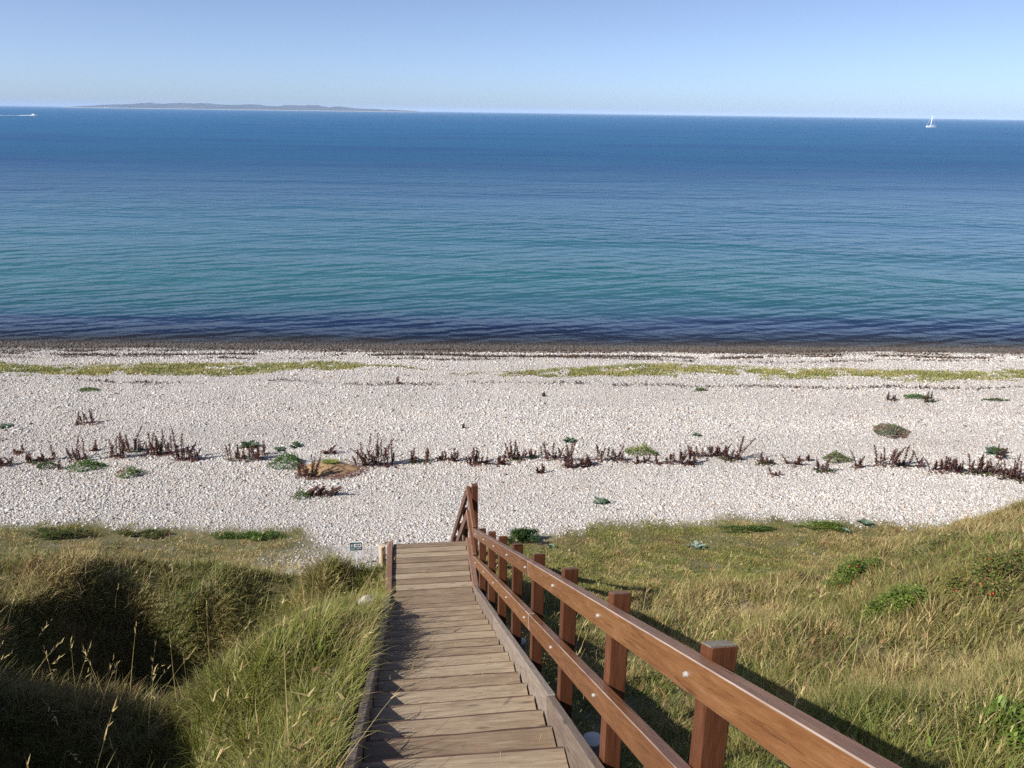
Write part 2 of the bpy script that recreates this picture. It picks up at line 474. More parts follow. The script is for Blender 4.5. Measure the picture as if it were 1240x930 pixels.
def meadow():
    p = scatter(2400000, -16, 17, 1.0, 19.6)
    x, y = p[:, 0], p[:, 1]
    r = np.hypot(x, y)
    dens = np.clip(4300 * (4.0 / np.maximum(r, 3.0)) ** 1.15, 700, 4300) * (1 + 2.4 * sstep(12.2, 14.2, y)) * np.clip(.6 + 2.0 * steep(x, y), 1, 4.5) / (2400000 / (33 * 18.6))
    keep = (RNG.random(len(x)) < dens) & in_view(x, y) & off_stairs(x, y)
    p = p[keep]; x, y = p[:, 0], p[:, 1]
    edge = toe(x) - y
    k = (edge > -.15) & (RNG.random(len(x)) < np.clip(.25 + edge * .9, 0, 1)) & (RNG.random(len(x)) > stony(x, y) * .93)
    p = p[k]; x, y = p[:, 0], p[:, 1]
    wob = .12 * (fbm(x * 4, y * 4, 40, 2) - .5)
    ox, oy, td, tr = tufts(x + wob, y + wob, .42, 141)
    ox2, oy2, td2, tr2 = tufts(x, y, 1.1, 161)
    clump = fbm(x * 1.6, y * 1.6, 41, 3)
    s, t = st(x, y)
    tf0 = sstep(12.2, 14.2, y) * sstep(-1.5, .8, x)
    k = RNG.random(len(x)) < np.clip(1.25 + .7 * tf0 + .8 * np.clip(steep(x, y), 0, 1) - 1.15 * td + .5 * (clump - .5) - .25 * (tr < .25), .06, 1)
    k &= ~((t < -.6) & (t > -.78) & (s > -1.5) & (RNG.random(len(x)) < .6))
    p = p[k]; x, y, ox, oy, td, tr, td2, tr2, clump, s, t = (q[k] for q in (x, y, ox, oy, td, tr, td2, tr2, clump, s, t)); n = len(x)
    r = np.hypot(x, y); big = fbm(x * .45, y * .45, 43, 3)
    toe_d = toe(x) - y
    turf = np.clip(sstep(12.2, 14.2, y) * sstep(-1.5, .8, x) * (1 - sstep(5.5, 8.5, x - .5 * (y - 14))), 0, 1)      # short turf at the foot
    length_hill = sstep(2.5, 4.5, x)
    trod = np.clip(gauss(x, y, 1.3, 6.5, 1.1, 6.0, 4) * (t > .6), 0, 1)
    length = .62 * (.11 + .20 * clump + .22 * tr * (1 - .6 * td) + .26 * RNG.random(n) ** 3 + .12 * tr2) * (1 - .52 * turf) * (1 - .45 * trod)
    length *= 1 - .35 * sstep(12, 15, y)
    lt = sstep(12.6, 13.8, y) * (1 - sstep(-3, -1.6, x)); length *= 1 - .66 * lt
    length *= (1 - .35 * sstep(2.0, .2, toe_d)) * (1 - .18 * length_hill)
    lush = gauss(x, y, -1.75, 5.2, 1.0, 2.4) * 1.1 + gauss(x, y, -1.9, 9.9, .28, .8) * 1.5 + gauss(x, y, 4.6, 4.7, .8, .9)
    straw = np.clip(.15 + .09 * sstep(2.5, 4.5, x) + 1.3 * (big - .5) + .55 * (tr - .5) + .7 * (vnoise(x * 2.2, y * 2.2, 47) - .5), 0, 1)
    straw = np.clip(straw + .55 * gauss(x, y, 2.9, 11.6, 1.5, 1.5) + .55 * gauss(x, y, -5.5, 14.2, 4, 1.3) + .22 * gauss(x, y, 6, 7, 3, 3) + .45 * gauss(x, y, 8.3, 12.2, 2.6, 1.6) - .35 * lush - .30 * turf + .30 * lt, 0.03, .95)
    base = lerp(GREEN, OLIVE, np.clip(fbm(x * 1.1, y * 1.1, 48, 3) * 1.6 - .3 + .5 * (tr2 - .5), 0, 1))
    rim = sstep(1.3, .5, toe_d) * (1 - sstep(-3.6, -2.6, x)) * sstep(.42, .55, fbm(x * .9, y * .9, 57, 2))
    rim = np.maximum(rim, sstep(.95, .45, toe_d) * sstep(-1.0, .5, x) * (1 - sstep(6.5, 8, x)) * sstep(.38, .58, fbm(x * 1.1, y * 1.1, 59, 2)) * .9)
    length *= 1 + .9 * rim; straw = straw * (1 - .8 * rim)
    base = lerp(base, LUSH * .9, np.clip(lush + rim, 0, 1) * .75)
    col = np.where((RNG.random(n) < straw)[:, None], lerp(TAN, STRAW, RNG.random(n)), base)
    straw = np.clip(straw + .5 * turf * (fbm(x * 1.3, y * 2.6, 58, 3) - .5) * 2, .02, .95)
    col = np.where((RNG.random(n) < straw * turf)[:, None], lerp(TAN, STRAW, RNG.random(n)), col)
    brown = RNG.random(n) < .30 * sstep(.5, .75, fbm(x * .8, y * .8, 49, 3)) + .30 * gauss(x, y, -6, 7.5, 2.8, 3) + .25 * (tr > .86) + .18 * gauss(x, y, 7.5, 9, 2.5, 3)
    col = np.where(brown[:, None], lerp(BROWN * .8, BROWN * 1.25, RNG.random(n)), col)
    col = col * (RNG.uniform(.62, 1.3, n) * (.8 + .4 * tr))[:, None]
    col = col * (1 + .15 * turf)[:, None]
    tip = lerp(col, np.tile(STRAW, (n, 1)), RNG.random(n) * .45)
    wind = .15 + 2.2 * (fbm(x * .5, y * .5, 51, 2) - .5)
    out = np.arctan2(oy, ox)
    mixv = RNG.random(n)
    azi = np.where(mixv < .55, out + RNG.normal(0, .8, n), np.where(mixv < .72, wind + RNG.normal(0, .6, n), RNG.uniform(0, 6.28, n)))
    lean = np.abs(RNG.normal(.12, .16, n)) + .55 * td * RNG.random(n); curve = np.abs(RNG.normal(.95, .65, n))
    flat_ = RNG.random(n) < .11                                        # dead blades lying in the sward
    lean = np.where(flat_, RNG.uniform(.9, 1.4, n), lean); curve = np.where(flat_, .2, curve)
    col = np.where(flat_[:, None], lerp(TAN * .75, STRAW * .85, RNG.random(n)) , col)
    near_edge = (t < -.60) & (t > -1.0) & (s > 0)
    azi = np.where(near_edge & (RNG.random(n) < .5), RNG.normal(.1, .6, n), azi)
    length = np.where((t < -.6) & (t > -1.0) & (s > 0), length * .66, length)
    width = np.clip(.0046 + .00066 * r, .0050, .013) * RNG.uniform(.6, 1.35, n)
    print('blades', n)
    tag(blades('meadow_grass', p, length, width, azi, lean, curve, col, tip, M['blade'], 3), kind='stuff')

meadow()

def seed_stalks():
    p = scatter(7000, -14, 15, 2.0, 16.5)
    x, y = p[:, 0], p[:, 1]; r = np.hypot(x, y); s, t = st(x, y)
    w = fbm(x * .7, y * .7, 61, 3)
    k = in_view(x, y, 1.5) & off_stairs(x, y, .12) & (RNG.random(len(x)) < np.clip((w - .38) * 3.2, .05, 1) * np.where(x > 1, .5, 1) * np.clip(7 / r, .25, 1)) & (y < 15.5)
    k &= ~((t > .6) & (t < 1.3) & (RNG.random(len(x)) < .7))
    p = p[k]; n = len(p); x, y = p[:, 0], p[:, 1]; r = np.hypot(x, y)
    L = RNG.uniform(.55, 1.0, n) * np.where(y > 12, .8, 1)
    azi = .2 + RNG.normal(0, .9, n); lean = np.abs(RNG.normal(.25, .2, n)); curve = np.abs(RNG.normal(.55, .4, n))
    c = lerp(TAN * 1.15, STRAW * 1.25, RNG.random(n))
    wd = np.clip(.0028 + .0004 * r, .003, .008)
    o = blades('seed_stalks', p, L, wd, azi, lean, curve, c, c * 1.05, M['blade'], 4)
    # seed heads: a plume of short bristles at the end of each stalk
    u = RNG.uniform(.80, 1.0, (n, 7)).ravel(); rep = np.repeat(np.arange(n), 7)
    a_, l_, c_ = azi[rep], lean[rep], curve[rep]
    hor = np.sin(l_ + c_ * u * .5) * u * L[rep]; ver = np.cos(l_ + c_ * u * .5) * u * L[rep]
    px = x[rep] + np.cos(a_) * hor; py = y[rep] + np.sin(a_) * hor; pz = height(x[rep], y[rep]) - .015 + ver
    q = np.stack([px, py], -1); m = len(q)
    h = blades('seed_plumes', q, RNG.uniform(.03, .065, m), np.clip(.004 + .0007 * r[rep], .005, .011), a_ + RNG.normal(0, .6, m), l_ + c_ * .8 + RNG.normal(0, .3, m), np.zeros(m),
               c[rep] * 1.1, c[rep] * 1.2, M['blade'], 2, zoff=pz)
    tag(o, kind='stuff'); tag(h, kind='stuff')
seed_stalks()

def weeds():
    """small broad leaves and dead thatch woven through the sward in patches"""
    p = scatter(90000, -14, 15, 1.5, 17.5); x, y = p[:, 0], p[:, 1]; r = np.hypot(x, y)
    n1 = fbm(x * .9, y * .9, 171, 3); n2 = fbm(x * 3.1, y * 3.1, 172, 2)
    k = in_view(x, y, 1.5) & off_stairs(x, y, .06) & (RNG.random(len(x)) < np.clip((n1 - .46) * 4, .02, 1) * np.clip((n2 - .35) * 3, .1, 1) * np.clip(8 / r, .35, 1)) & (y < toe(x) - .5)
    p = p[k]; x, y, r = x[k], y[k], r[k]; n = len(p)
    kind = fbm(x * .7, y * .7, 173, 2) + .25 * (RNG.random(n) - .5)
    pal = np.array([[.13, .20, .035], [.20, .21, .055], [.22, .12, .055], [.30, .23, .11]])
    col = pal[np.clip((kind * 5.2 - .7).astype(int), 0, 3)] * RNG.uniform(.6, 1.3, n)[:, None]
    z = height(x, y) + RNG.uniform(.0, .20, n) * (.4 + .6 * RNG.random(n))
    o = blades('meadow_weeds', p, RNG.uniform(.05, .13, n), RNG.uniform(.016, .034, n) * np.clip(.6 + r * .05, .6, 1.1), RNG.uniform(0, 6.28, n), RNG.uniform(.3, 1.3, n), RNG.uniform(.2, 1.0, n), col, col * 1.05, M['leaf'], 3, zoff=z)
    tag(o, kind='stuff')
weeds()

def edge_grass():
    """long blades hanging over the left stringer and the right hand grass between the posts"""
    n = 2600
    s = RNG.uniform(.1, 7.6, n); t = -.655 - np.abs(RNG.normal(0, .16, n))
    k = RNG.random(n) < np.clip((fbm(s * 1.3, s * 0 + 4, 111, 3) - .38) * 5, .02, 1)
    s, t = s[k], t[k]; n = len(s)
    p = np.stack([O[0] - U[0] * s + V[0] * t, O[1] - U[1] * s + V[1] * t], -1)
    L = RNG.uniform(.18, .50, n) * (.7 + .5 * RNG.random(n)); azi = RNG.normal(.15, .75, n)
    col = np.where((RNG.random(n) < .38)[:, None], lerp(TAN, STRAW, RNG.random(n)), lerp(GREEN, LUSH, RNG.random(n))) * RNG.uniform(.7, 1.25, n)[:, None]
    tip = lerp(col, np.tile(STRAW, (n, 1)), RNG.random(n) * .6)
    tag(blades('edge_grass', p, L, RNG.uniform(.0035, .007, n), azi, np.abs(RNG.normal(.25, .2, n)), np.abs(RNG.normal(1.1, .4, n)), col, tip, M['blade'], 4), kind='stuff')
edge_grass()

def litter():
    """dry grass clippings and grit lying on the steps"""
    n = 420; s = np.abs(RNG.normal(4.3, 1.6, n)); t = RNG.uniform(-.5, .5, n)
    i = np.floor((s - .18) / .352); z = OZ + .352 * SLOPE * i + .034
    k = (s > .4) & (s < 8) & (RNG.random(n) < .35 + .65 * (np.abs(s - 4.4) < .5))
    s, t, z = s[k], t[k], z[k]; n = len(s)
    p = np.stack([O[0] - U[0] * s + V[0] * t, O[1] - U[1] * s + V[1] * t], -1)
    c = lerp(STRAW * .9, STRAW * 1.3, RNG.random(n))
    tag(blades('dry_clippings', p, RNG.uniform(.03, .11, n), np.full(n, .004), RNG.uniform(0, 6.28, n), np.full(n, 1.5), np.full(n, .05), c, c, M['dry'], 2, zoff=z), kind='stuff')
litter()

def beach_greens():
    """yellow green strip of low growth along the berm, and dark weed lines below it"""
    p = scatter(900000, -34, 34, 29.5, 38.5)
    x, y = p[:, 0], p[:, 1]
    yy = y - .028 * x
    n1 = fbm(x * .35, y * 1.2, 81, 4); n2 = fbm(x * 1.4, y * 2.2, 82, 3)
    c = np.interp(x, [-34, -22, -14, -6, 0, 6, 12, 20, 34], [34.0, 33.6, 34.0, 34.4, 33.0, 34.2, 34.0, 33.4, 33.0])
    half = np.interp(x, [-34, -20, -10, -6.5, -4.0, -1, 1.2, 4, 12, 20, 34], [1.15, 1.1, 1.0, .65, .12, .10, .5, .75, .85, .8, .7])
    dd = np.abs(yy - c + 1.8 * (n1 - .5) + .9 * (n2 - .5)) / half
    pr = np.clip(1.25 - dd, 0, 1) * np.clip((n2 - .31) * 6, .08, 1)
    pr = np.where((x > -4.6) & (x < .6), pr * .45, pr)
    k = RNG.random(len(x)) < pr
    p = p[k]; n = len(p); x, y = p[:, 0], p[:, 1]
    yel = np.array([.40, .37, .13]); gre = np.array([.20, .25, .06]); red = np.array([.33, .20, .10])
    col = lerp(np.tile(gre, (n, 1)), np.tile(yel, (n, 1)), np.clip(fbm(x * .9, y * 1.6, 83, 3) * 2 - .35, 0, 1))
    col = np.where((RNG.random(n) < .10 + .25 * ((x > -5) & (x < 1)))[:, None], red, col) * RNG.uniform(.7, 1.25, n)[:, None]
    tag(blades('berm_grass', p, RNG.uniform(.06, .15, n), np.full(n, .045), RNG.uniform(0, 6.28, n), np.abs(RNG.normal(.6, .3, n)), np.full(n, .5), col, col, M['blade'], 2), kind='stuff')
    # seaweed wrack
    p = scatter(520000, -36, 36, 28.0, 40.5); x, y = p[:, 0], p[:, 1]; yy = y - .03 * x
    pr = 0
    for c0, w0, seed, amt in ((36.9, .22, 91, .8), (38.1, .16, 92, .65), (35.9, .12, 94, .4), (31.6, .15, 93, .22), (39.4, .2, 95, .5)):
        w = 1.3 * (fbm(x * .22, x * 0 + seed, seed, 3) - .5)
        pr = pr + amt * np.exp(-((yy - c0 - w) / w0) ** 2) * np.clip((fbm(x * .55, yy * 2, seed + 5, 3) - .40) * 6, 0, 1)
    k = RNG.random(len(x)) < pr
    p = p[k]; n = len(p)
    col = lerp(np.tile([.035, .022, .016], (n, 1)), np.tile([.13, .085, .055], (n, 1)), RNG.random(n))
    tag(blades('seaweed_wrack', p, RNG.uniform(.06, .2, n), RNG.uniform(.03, .07, n), RNG.uniform(0, 6.28, n), RNG.uniform(.6, 1.4, n), np.zeros(n), col, col, M['dry'], 2, zoff=height(p[:, 0], p[:, 1]) + .02), kind='stuff')
beach_greens()

# ------------------------------------------------------------------ shingle
def pebbles():
    bm = bmesh.new(); bmesh.ops.create_icosphere(bm, subdivisions=1, radius=1.0)
    bm.verts.ensure_lookup_table()
    iv = np.array([v.co[:] for v in bm.verts]); fi = np.array([[v.index for v in f.verts] for f in bm.faces]); bm.free()
    def make(name, p, size, dark, label=None):
        x, y = p[:, 0], p[:, 1]; n = len(x)
        sc = size[:, None] * np.stack([RNG.uniform(.8, 1.5, n), RNG.uniform(.7, 1.1, n), RNG.uniform(.45, .8, n)], -1)
        shape = iv[None] * RNG.uniform(.75, 1.2, (n, len(iv), 1))
        v = shape * sc[:, None, :]
        a = RNG.uniform(0, 6.28, n); c, s = np.cos(a)[:, None], np.sin(a)[:, None]
        tl = RNG.normal(0, .35, n)[:, None]
        vx, vy, vz = v[..., 0], v[..., 1], v[..., 2]
        vy, vz = vy * np.cos(tl) - vz * np.sin(tl), vy * np.sin(tl) + vz * np.cos(tl)
        vx, vy = vx * c - vy * s, vx * s + vy * c
        z = height(x, y) + size * .18
        w = np.stack([vx + x[:, None], vy + y[:, None], vz + z[:, None]], -1).reshape(-1, 3)
        t = RNG.random(n)
        col = np.stack([np.interp(t, [0, .04, .11, .45, 1], [.14, .26, .43, .56, .70]), np.interp(t, [0, .04, .11, .45, 1], [.125, .24, .405, .535, .68]), np.interp(t, [0, .04, .11, .45, 1], [.115, .22, .38, .51, .66])], -1)
        band = fbm(x * .12, y * .55, 131, 4); col = col * (.84 + .34 * band)[:, None]
        warm = (RNG.random(n) < .06 + .22 * fbm(x * .2, y * .5, 133, 3))[:, None]
        col = np.where(warm, col * np.array([1.0, .86, .74]), col)
        col = col * (1 - dark[:, None] * np.array([.82, .84, .858]))
        f = (fi[None] + (np.arange(n) * len(iv))[:, None, None]).reshape(-1)
        me = np_mesh(name, w, f, np.full(n * len(fi), 3), np.repeat(col, len(iv), 0), True)
        o = link_mesh(name, me, M['stone'])
        return tag(o, kind='stuff')
    p = scatter(1000000, -24, 25, 16.8, 37.5); x, y = p[:, 0], p[:, 1]
    k = in_view(x, y, 1.5) & (RNG.random(len(x)) < np.clip(1.0 - .66 * sstep(19, 32, y), 0, 1))
    e = y - toe(x)
    k &= RNG.random(len(x)) < np.clip(.35 + e * .9, 0, 1)
    for (cx, cy, rx, ry) in EXCL:
        k &= ((x - cx) / rx) ** 2 + ((y - cy) / ry) ** 2 > RNG.uniform(.6, 1.1, len(x))
    p = p[k]; n = len(p)
    size = np.clip(np.exp(RNG.normal(-4.22, .42, n)), .007, .06) * (1 + .018 * (p[:, 1] - 18)) * (.72 + .6 * fbm(p[:, 0] * .18, p[:, 1] * .6, 135, 3))
    make('shingle', p, size, np.zeros(n))
    # gravel showing through the thin turf at the foot of the bluff
    p = scatter(60000, -14, 14, 13.4, 18.8); x, y = p[:, 0], p[:, 1]
    e = toe(x) - y
    k = in_view(x, y, 1.5) & (e > -.3) & (RNG.random(len(x)) < np.clip(np.where(x < 0, stony(x, y), .25 * stony(x, y)) * .9 + .03 * sstep(.7, 0, e), 0, 1)) & off_stairs(x, y)
    p = p[k]
    make('toe_gravel', p, np.clip(np.exp(RNG.normal(-4.1, .4, len(p))), .008, .05), np.full(len(p), .25))
    # wet pebbles by the water
    p = scatter(110000, -34, 34, 37.2, 46.5); x, y = p[:, 0], p[:, 1]; yy = y - .03 * x
    k = in_view(x, y, 1.5); p = p[k]; yy = yy[k]
    yy = yy + 2.2 * (fbm(p[:, 0] * .22, p[:, 1] * .8, 99, 4) - .5)
    make('shoreline_pebbles', p, np.clip(np.exp(RNG.normal(-3.2, .35, len(p))), .02, .09), sstep(37.6, 39.4, yy))
EXCL = []                                  # (x, y, rx, ry) of cushions that lie over the stones

# ------------------------------------------------------------------ staircase
stairs = empty('wooden_staircase', W3(-LAND - 5.4, 0, H - 9.9), 'weathered brown plank staircase with level landing leading down to the beach', 'stairs')
RUN, RISE = .352, .352 * SLOPE
def tread_mesh(length, depth, thick, nose):
    """local X across the stair, local Y uphill, rounded darker nosing at -Y"""
    bm = bmesh.new()
    h = thick / 2; prof = []
    r = nose
    prof.append((-depth / 2 + r * 1.75, h)); prof.append((-depth / 2 + r * .95, h - r * .22))
    for k in range(4):
        a = math.radians(115) + math.radians(65) * k / 3
        prof.append((-depth / 2 + r + r * math.cos(a), h - r * 1.13 + r * math.sin(a)))
    prof += [(-depth / 2, -h), (depth / 2, -h), (depth / 2, h)]
    nseg = 8
    rings = []
    for i in range(nseg + 1):
        x = -length / 2 + length * i / nseg
        wob = random.uniform(-.004, .004) if 0 < i < nseg else 0
        rings.append([bm.verts.new((x, py + (wob if 0 < j < 7 else 0), pz + random.uniform(-.0015, .0015))) for j, (py, pz) in enumerate(prof)])
    for i in range(nseg):
        for j in range(len(prof)):
            a, b = rings[i], rings[i + 1]; j2 = (j + 1) % len(prof)
            f = bm.faces.new((a[j], a[j2], b[j2], b[j]))
            if j < 6: f.material_index = 1
    bm.faces.new(rings[0][::-1]); bm.faces.new(rings[-1])
    bmesh.ops.recalc_face_normals(bm, faces=bm.faces)
    me = bpy.data.meshes.new('tread'); bm.to_mesh(me); bm.free()
    return me

def slope_top(o, slope_dir=None, drop=0.0):
    """saw the upper end of a post parallel to the rail"""
    for v in o.data.vertices:
        if v.co.x > .2:
            v.co.x -= drop * v.co.z

def place(o, parent, pos, yaw, tilt=0.0):
    o.parent = parent
    o.location = Vector(pos) - parent_world(parent)
    o.rotation_euler = (tilt, 0, yaw)

YAW = math.atan2(V[1], V[0]) + math.pi       # local Y points uphill
for i in range(0, 26):
    s = .18 + RUN * i                                # nosing position
    z = OZ + SLOPE * (s - .18) - .005
    z = OZ + RISE * (i + 0) + .03
    if i == 0: z = OZ + .03 + .055
    me = tread_mesh(1.10 + random.uniform(-.012, .012), RUN + .03, .06, .013)
    o = link_mesh('tread', me, [M['tread'], M['nosing']])
    place(o, stairs, W3(s + (RUN + .03) / 2, random.uniform(-.006, .006), z - .025), YAW + random.uniform(-.012, .012), random.uniform(-.025, .01))
    # riser board closing the step under the nosing
    ro = board('riser', W3(s + .035, -.55, z - .11), W3(s + .035, .55, z - .11), .02, .115, (0, 0, 1), M['nosing'], stairs, .002)
for i in range(11):                                  # landing planks
    s = .165 - .145 * (i + .5)
    me = tread_mesh(1.10 + random.uniform(-.01, .01), .137, .045, .007)
    o = link_mesh('landing_plank', me, [M['tread'], M['nosing']])
    place(o, stairs, W3(s, random.uniform(-.008, .008), OZ - .0225 + random.uniform(-.004, .004)), YAW + random.uniform(-.01, .01), random.uniform(-.02, .02))
for i in range(13):                                  # lower flight down to the beach
    s = -LAND - .02 - .36 * i; z = OZ - SLOPE2 * .36 * (i + 1)
    if z < float(height(*W3(s, 0, 0)[:2])) - .05: break
    me = tread_mesh(1.08, .33, .05, .02)
    o = link_mesh('tread', me, [M['tread'], M['nosing']])
    place(o, stairs, W3(s - .17, 0, z), YAW)
TOPS = .18 + RUN * 26
for t, nm in ((-.595, 'stringer'), (.595, 'stringer')):
    slope_up = Vector((U[0] * SLOPE, U[1] * SLOPE, 1))
    # three lengths butted end to end
    cuts = [-.02, 2.45, 5.6, TOPS] if t > 0 else [-.02, 3.4, 6.6, TOPS]
    for a, b in zip(cuts[:-1], cuts[1:]):
        da, db = random.uniform(-.008, .008), random.uniform(-.008, .008)
        board(nm, W3(a + .004, t + da, OZ + SLOPE * a - .035 - .06 * (t < 0)), W3(b - .004, t + db, OZ + SLOPE * b - .035 - .06 * (t < 0)), .058, .21, slope_up, M['grey_wood'], stairs, .008, M['grey_wood'])
    board('landing_kerb', W3(-.03, t, OZ - .04), W3(-LAND - .01, t, OZ - .04), .085, .18, (0, 0, 1), M['kerb'], stairs, .008)
    s2 = -LAND - 5.0
    board(nm, W3(-LAND - .02, t, OZ - .10), W3(s2, t, OZ - .10 + SLOPE2 * (s2 + LAND)), .06, .22, (U[0] * SLOPE2, U[1] * SLOPE2, 1), M['kerb'], stairs, .006)
for s in (-.12, -LAND + .1):                          # joists and legs below the landing
    for t in (-.5, .5):
        p = W3(s, t, 0); gz = float(height(p.x, p.y))
        board('support_post', W3(s, t, gz - .1), W3(s, t, OZ - .055), .09, .09, (1, 0, 0), M['kerb'], stairs, .005)

# ------------------------------------------------------------------ railing
rail = empty('wooden_railing', W3(7.8, .68, float(height(*W3(7.8, .68, 0)[:2]))), 'red brown stained timber railing with square posts along the right of the stairs', 'railing')
up1 = Vector((U[0] * SLOPE, U[1] * SLOPE, 1))
def rz(s, off): return OZ + SLOPE * s + off
RT, RL = .885, .452                                  # centre heights of the two rails above the nosing line
CS = 1 / math.sqrt(1 + SLOPE ** 2)
def bolt(parent, s, t, z):
    bm = bmesh.new()
    bmesh.ops.create_cone(bm, cap_ends=True, segments=10, radius1=.0105, radius2=.0075, depth=.012)
    me = bpy.data.meshes.new('bolt'); bm.to_mesh(me); bm.free()
    o = link_mesh('bolt', me, M['bolt'])
    o.parent = parent
    n = Vector((-V[0], -V[1], 0)); w = W3(s, t, z)
    mw = n.to_track_quat('Z', 'Y').to_matrix().to_4x4(); mw.translation = w
    pm = parent.matrix_basis.copy(); q = parent.parent
    while q is not None: pm = q.matrix_basis @ pm; q = q.parent
    o.matrix_local = pm.inverted() @ mw
    return o
spans = [(-.32, 4.62), (4.63, 10.0)]
tops, lows = [], []
for a, b in spans:
    tops.append(((a, b), board('top_rail', W3(a, .600, rz(a, RT)), W3(b, .600, rz(b, RT)), .052, .125 * CS, up1, M['stain'], rail, .0034, M['arris'])))
for a, b in [(-.26, 4.72), (4.73, 10.0)]:
    lows.append(((a, b), board('lower_rail', W3(a, .600, rz(a, RL)), W3(b, .600, rz(b, RL)), .052, .135 * CS, up1, M['stain'], rail, .0034, M['arris'])))
POSTS = [9.98, 7.80, 6.70, 5.605, 4.50, 3.41, 2.32, 1.24, .10]
for k, s in enumerate(POSTS):
    p = W3(s, .671, 0); gz = float(height(p.x, p.y))
    top = rz(s, .985 + random.uniform(-.012, .012)) if k < len(POSTS) - 1 else rz(s, .96)
    po = board('post', W3(s, .671, gz - .25), W3(s + random.uniform(-.012, .012), .671 + random.uniform(-.006, .006), top), .086, .086, (U[0], U[1], 0), M['stain_dark'] if k != 5 else M['stain_dark'], rail, .005)
    slope_top(po, drop=SLOPE)
    cap = board('end_grain', W3(s, .671, top - .003), W3(s, .671, top + .003), .078, .078, (U[0], U[1], 0), M['endgrain'] if k == 1 else M['endgrain_red'], po, .0)
    for v in cap.data.vertices: v.co.x -= SLOPE * v.co.z
    for rs, off in ((tops, RT), (lows, RL)):
        for (a, b), o in rs:
            if a <= s <= b:
                bolt(o, s + .01, .600 - .026 - .004, rz(s + .01, off))
# landing: level rails and the tall corner post, then the rails of the lower flight
for nm, z0 in (('top_rail', OZ + .76), ('lower_rail', OZ + .33)):
    board(nm, W3(-.33, .600, z0), W3(-LAND - .10, .600, z0 + .05), .052, .125, (0, 0, 1), M['stain'], rail, .0034, M['arris'])
for s in (-1.16,):
    p = W3(s, .70, 0); gz = float(height(p.x, p.y))
    board('post', W3(s, .671, gz - .2), W3(s, .671, OZ + 1.06), .088, .088, (U[0], U[1], 0), M['stain_dark'], rail, .005)
up2 = Vector((U[0] * SLOPE2, U[1] * SLOPE2, 1))
lower = empty('wooden_railing', W3(-3.6, .66, float(height(*W3(-3.6, .66, 0)[:2]))), 'dark red steep handrail of the lower flight, dropping away beyond the landing', 'railing')
S2 = -LAND - .12; E2 = -LAND - 4.9
for nm, off in (('top_rail', .80), ('lower_rail', .40)):
    board(nm, W3(S2, .600, OZ + off), W3(E2, .600, OZ + off + SLOPE2 * (E2 - S2)), .052, .115, up2, M['stain_dark'], lower, .006, M['arris'])
for s in (-LAND - .22, -LAND - 1.7, -LAND - 3.2, -LAND - 4.7):
    p = W3(s, .671, 0); gz = float(height(p.x, p.y))
    board('post', W3(s, .671, gz - .2), W3(s, .671, OZ + .85 + SLOPE2 * (s - S2)), .086, .086, (U[0], U[1], 0), M['stain_dark'], lower, .005)

# ------------------------------------------------------------------ log stakes beside the stringers
def stake(s, t, ztop, r, label, mside, mtop, group=None, tiltx=0):
    p = W3(s, t, 0); gz = min(float(height(p.x, p.y)), ztop - .25)
    root = empty('wooden_stake', (p.x, p.y, gz), label, 'stake', group)
    bm = bmesh.new(); n = 18; rings = []
    for z, rr in ((-.15, r), ((ztop - gz) * .5, r * 1.02), (ztop - gz - .008, r), (ztop - gz, r * .93)):
        rings.append([bm.verts.new((rr * (1 + .05 * math.sin(3 * k + s)) * math.cos(2 * math.pi * k / n), rr * (1 + .05 * math.sin(2 * k)) * math.sin(2 * math.pi * k / n), z)) for k in range(n)])
    for a, b in zip(rings[:-1], rings[1:]):
        for k in range(n): bm.faces.new((a[k], a[(k + 1) % n], b[(k + 1) % n], b[k]))
    me = bpy.data.meshes.new('shaft'); bm.faces.new(rings[0][::-1]); bm.to_mesh(me); bm.free()
    link_mesh('shaft', me, mside, root)
    bm = bmesh.new()
    c = bm.verts.new((0, 0, ztop - gz + .004)); ring = [bm.verts.new((r * .93 * (1 + .05 * math.sin(3 * k + s)) * math.cos(2 * math.pi * k / n), r * .93 * (1 + .05 * math.sin(2 * k)) * math.sin(2 * math.pi * k / n), ztop - gz)) for k in range(n)]
    for k in range(n): bm.faces.new((c, ring[k], ring[(k + 1) % n]))
    me = bpy.data.meshes.new('cut_end'); bm.to_mesh(me); bm.free()
    link_mesh('cut_end', me, mtop, root)
    return root
stake(6.12, .735, rz(6.12, -.05), .062, 'pale sawn log stake top beside the lowest visible stringer end, nearest the camera', M['grey_wood'], M['log_top'], 'log stakes beside the stair')
stake(3.25, .735, rz(3.25, -.06), .060, 'pale log stake half hidden behind the middle of the right stringer', M['grey_wood'], M['log_top'], 'log stakes beside the stair')
stake(.12, .74, rz(.12, -.07), .066, 'flat pale log stake where the stair meets the landing', M['grey_wood'], M['log_top'], 'log stakes beside the stair')
stake(-LAND + .10, -.715, OZ + .035, .048, 'slim cream coloured round stake at the far left corner of the landing', M['pale_wood'], M['pale_wood'])

def rock(name, loc, size, label, mat, cat='stone', group=None):
    bm = bmesh.new(); bmesh.ops.create_icosphere(bm, subdivisions=3, radius=1)
    sd = random.random() * 50
    for v in bm.verts:
        k = 1 + .45 * (float(fbm(v.co.x * 1.7 + sd, v.co.y * 1.7 + v.co.z * 1.3, 7, 3)) - .5)
        v.co = Vector((v.co.x * size[0] * k, v.co.y * size[1] * k, v.co.z * size[2] * k))
    me = bpy.data.meshes.new(name); bm.to_mesh(me); bm.free()
    o = link_mesh(name, me, mat, None, loc)
    tag(o, label, cat, group); return o
M['rock'] = plain('grey rock', (.42, .39, .35), .9, 0, 14, .3)
M['rock_dark'] = plain('black rock', (.03, .028, .028), .8, 0, 14, .3)

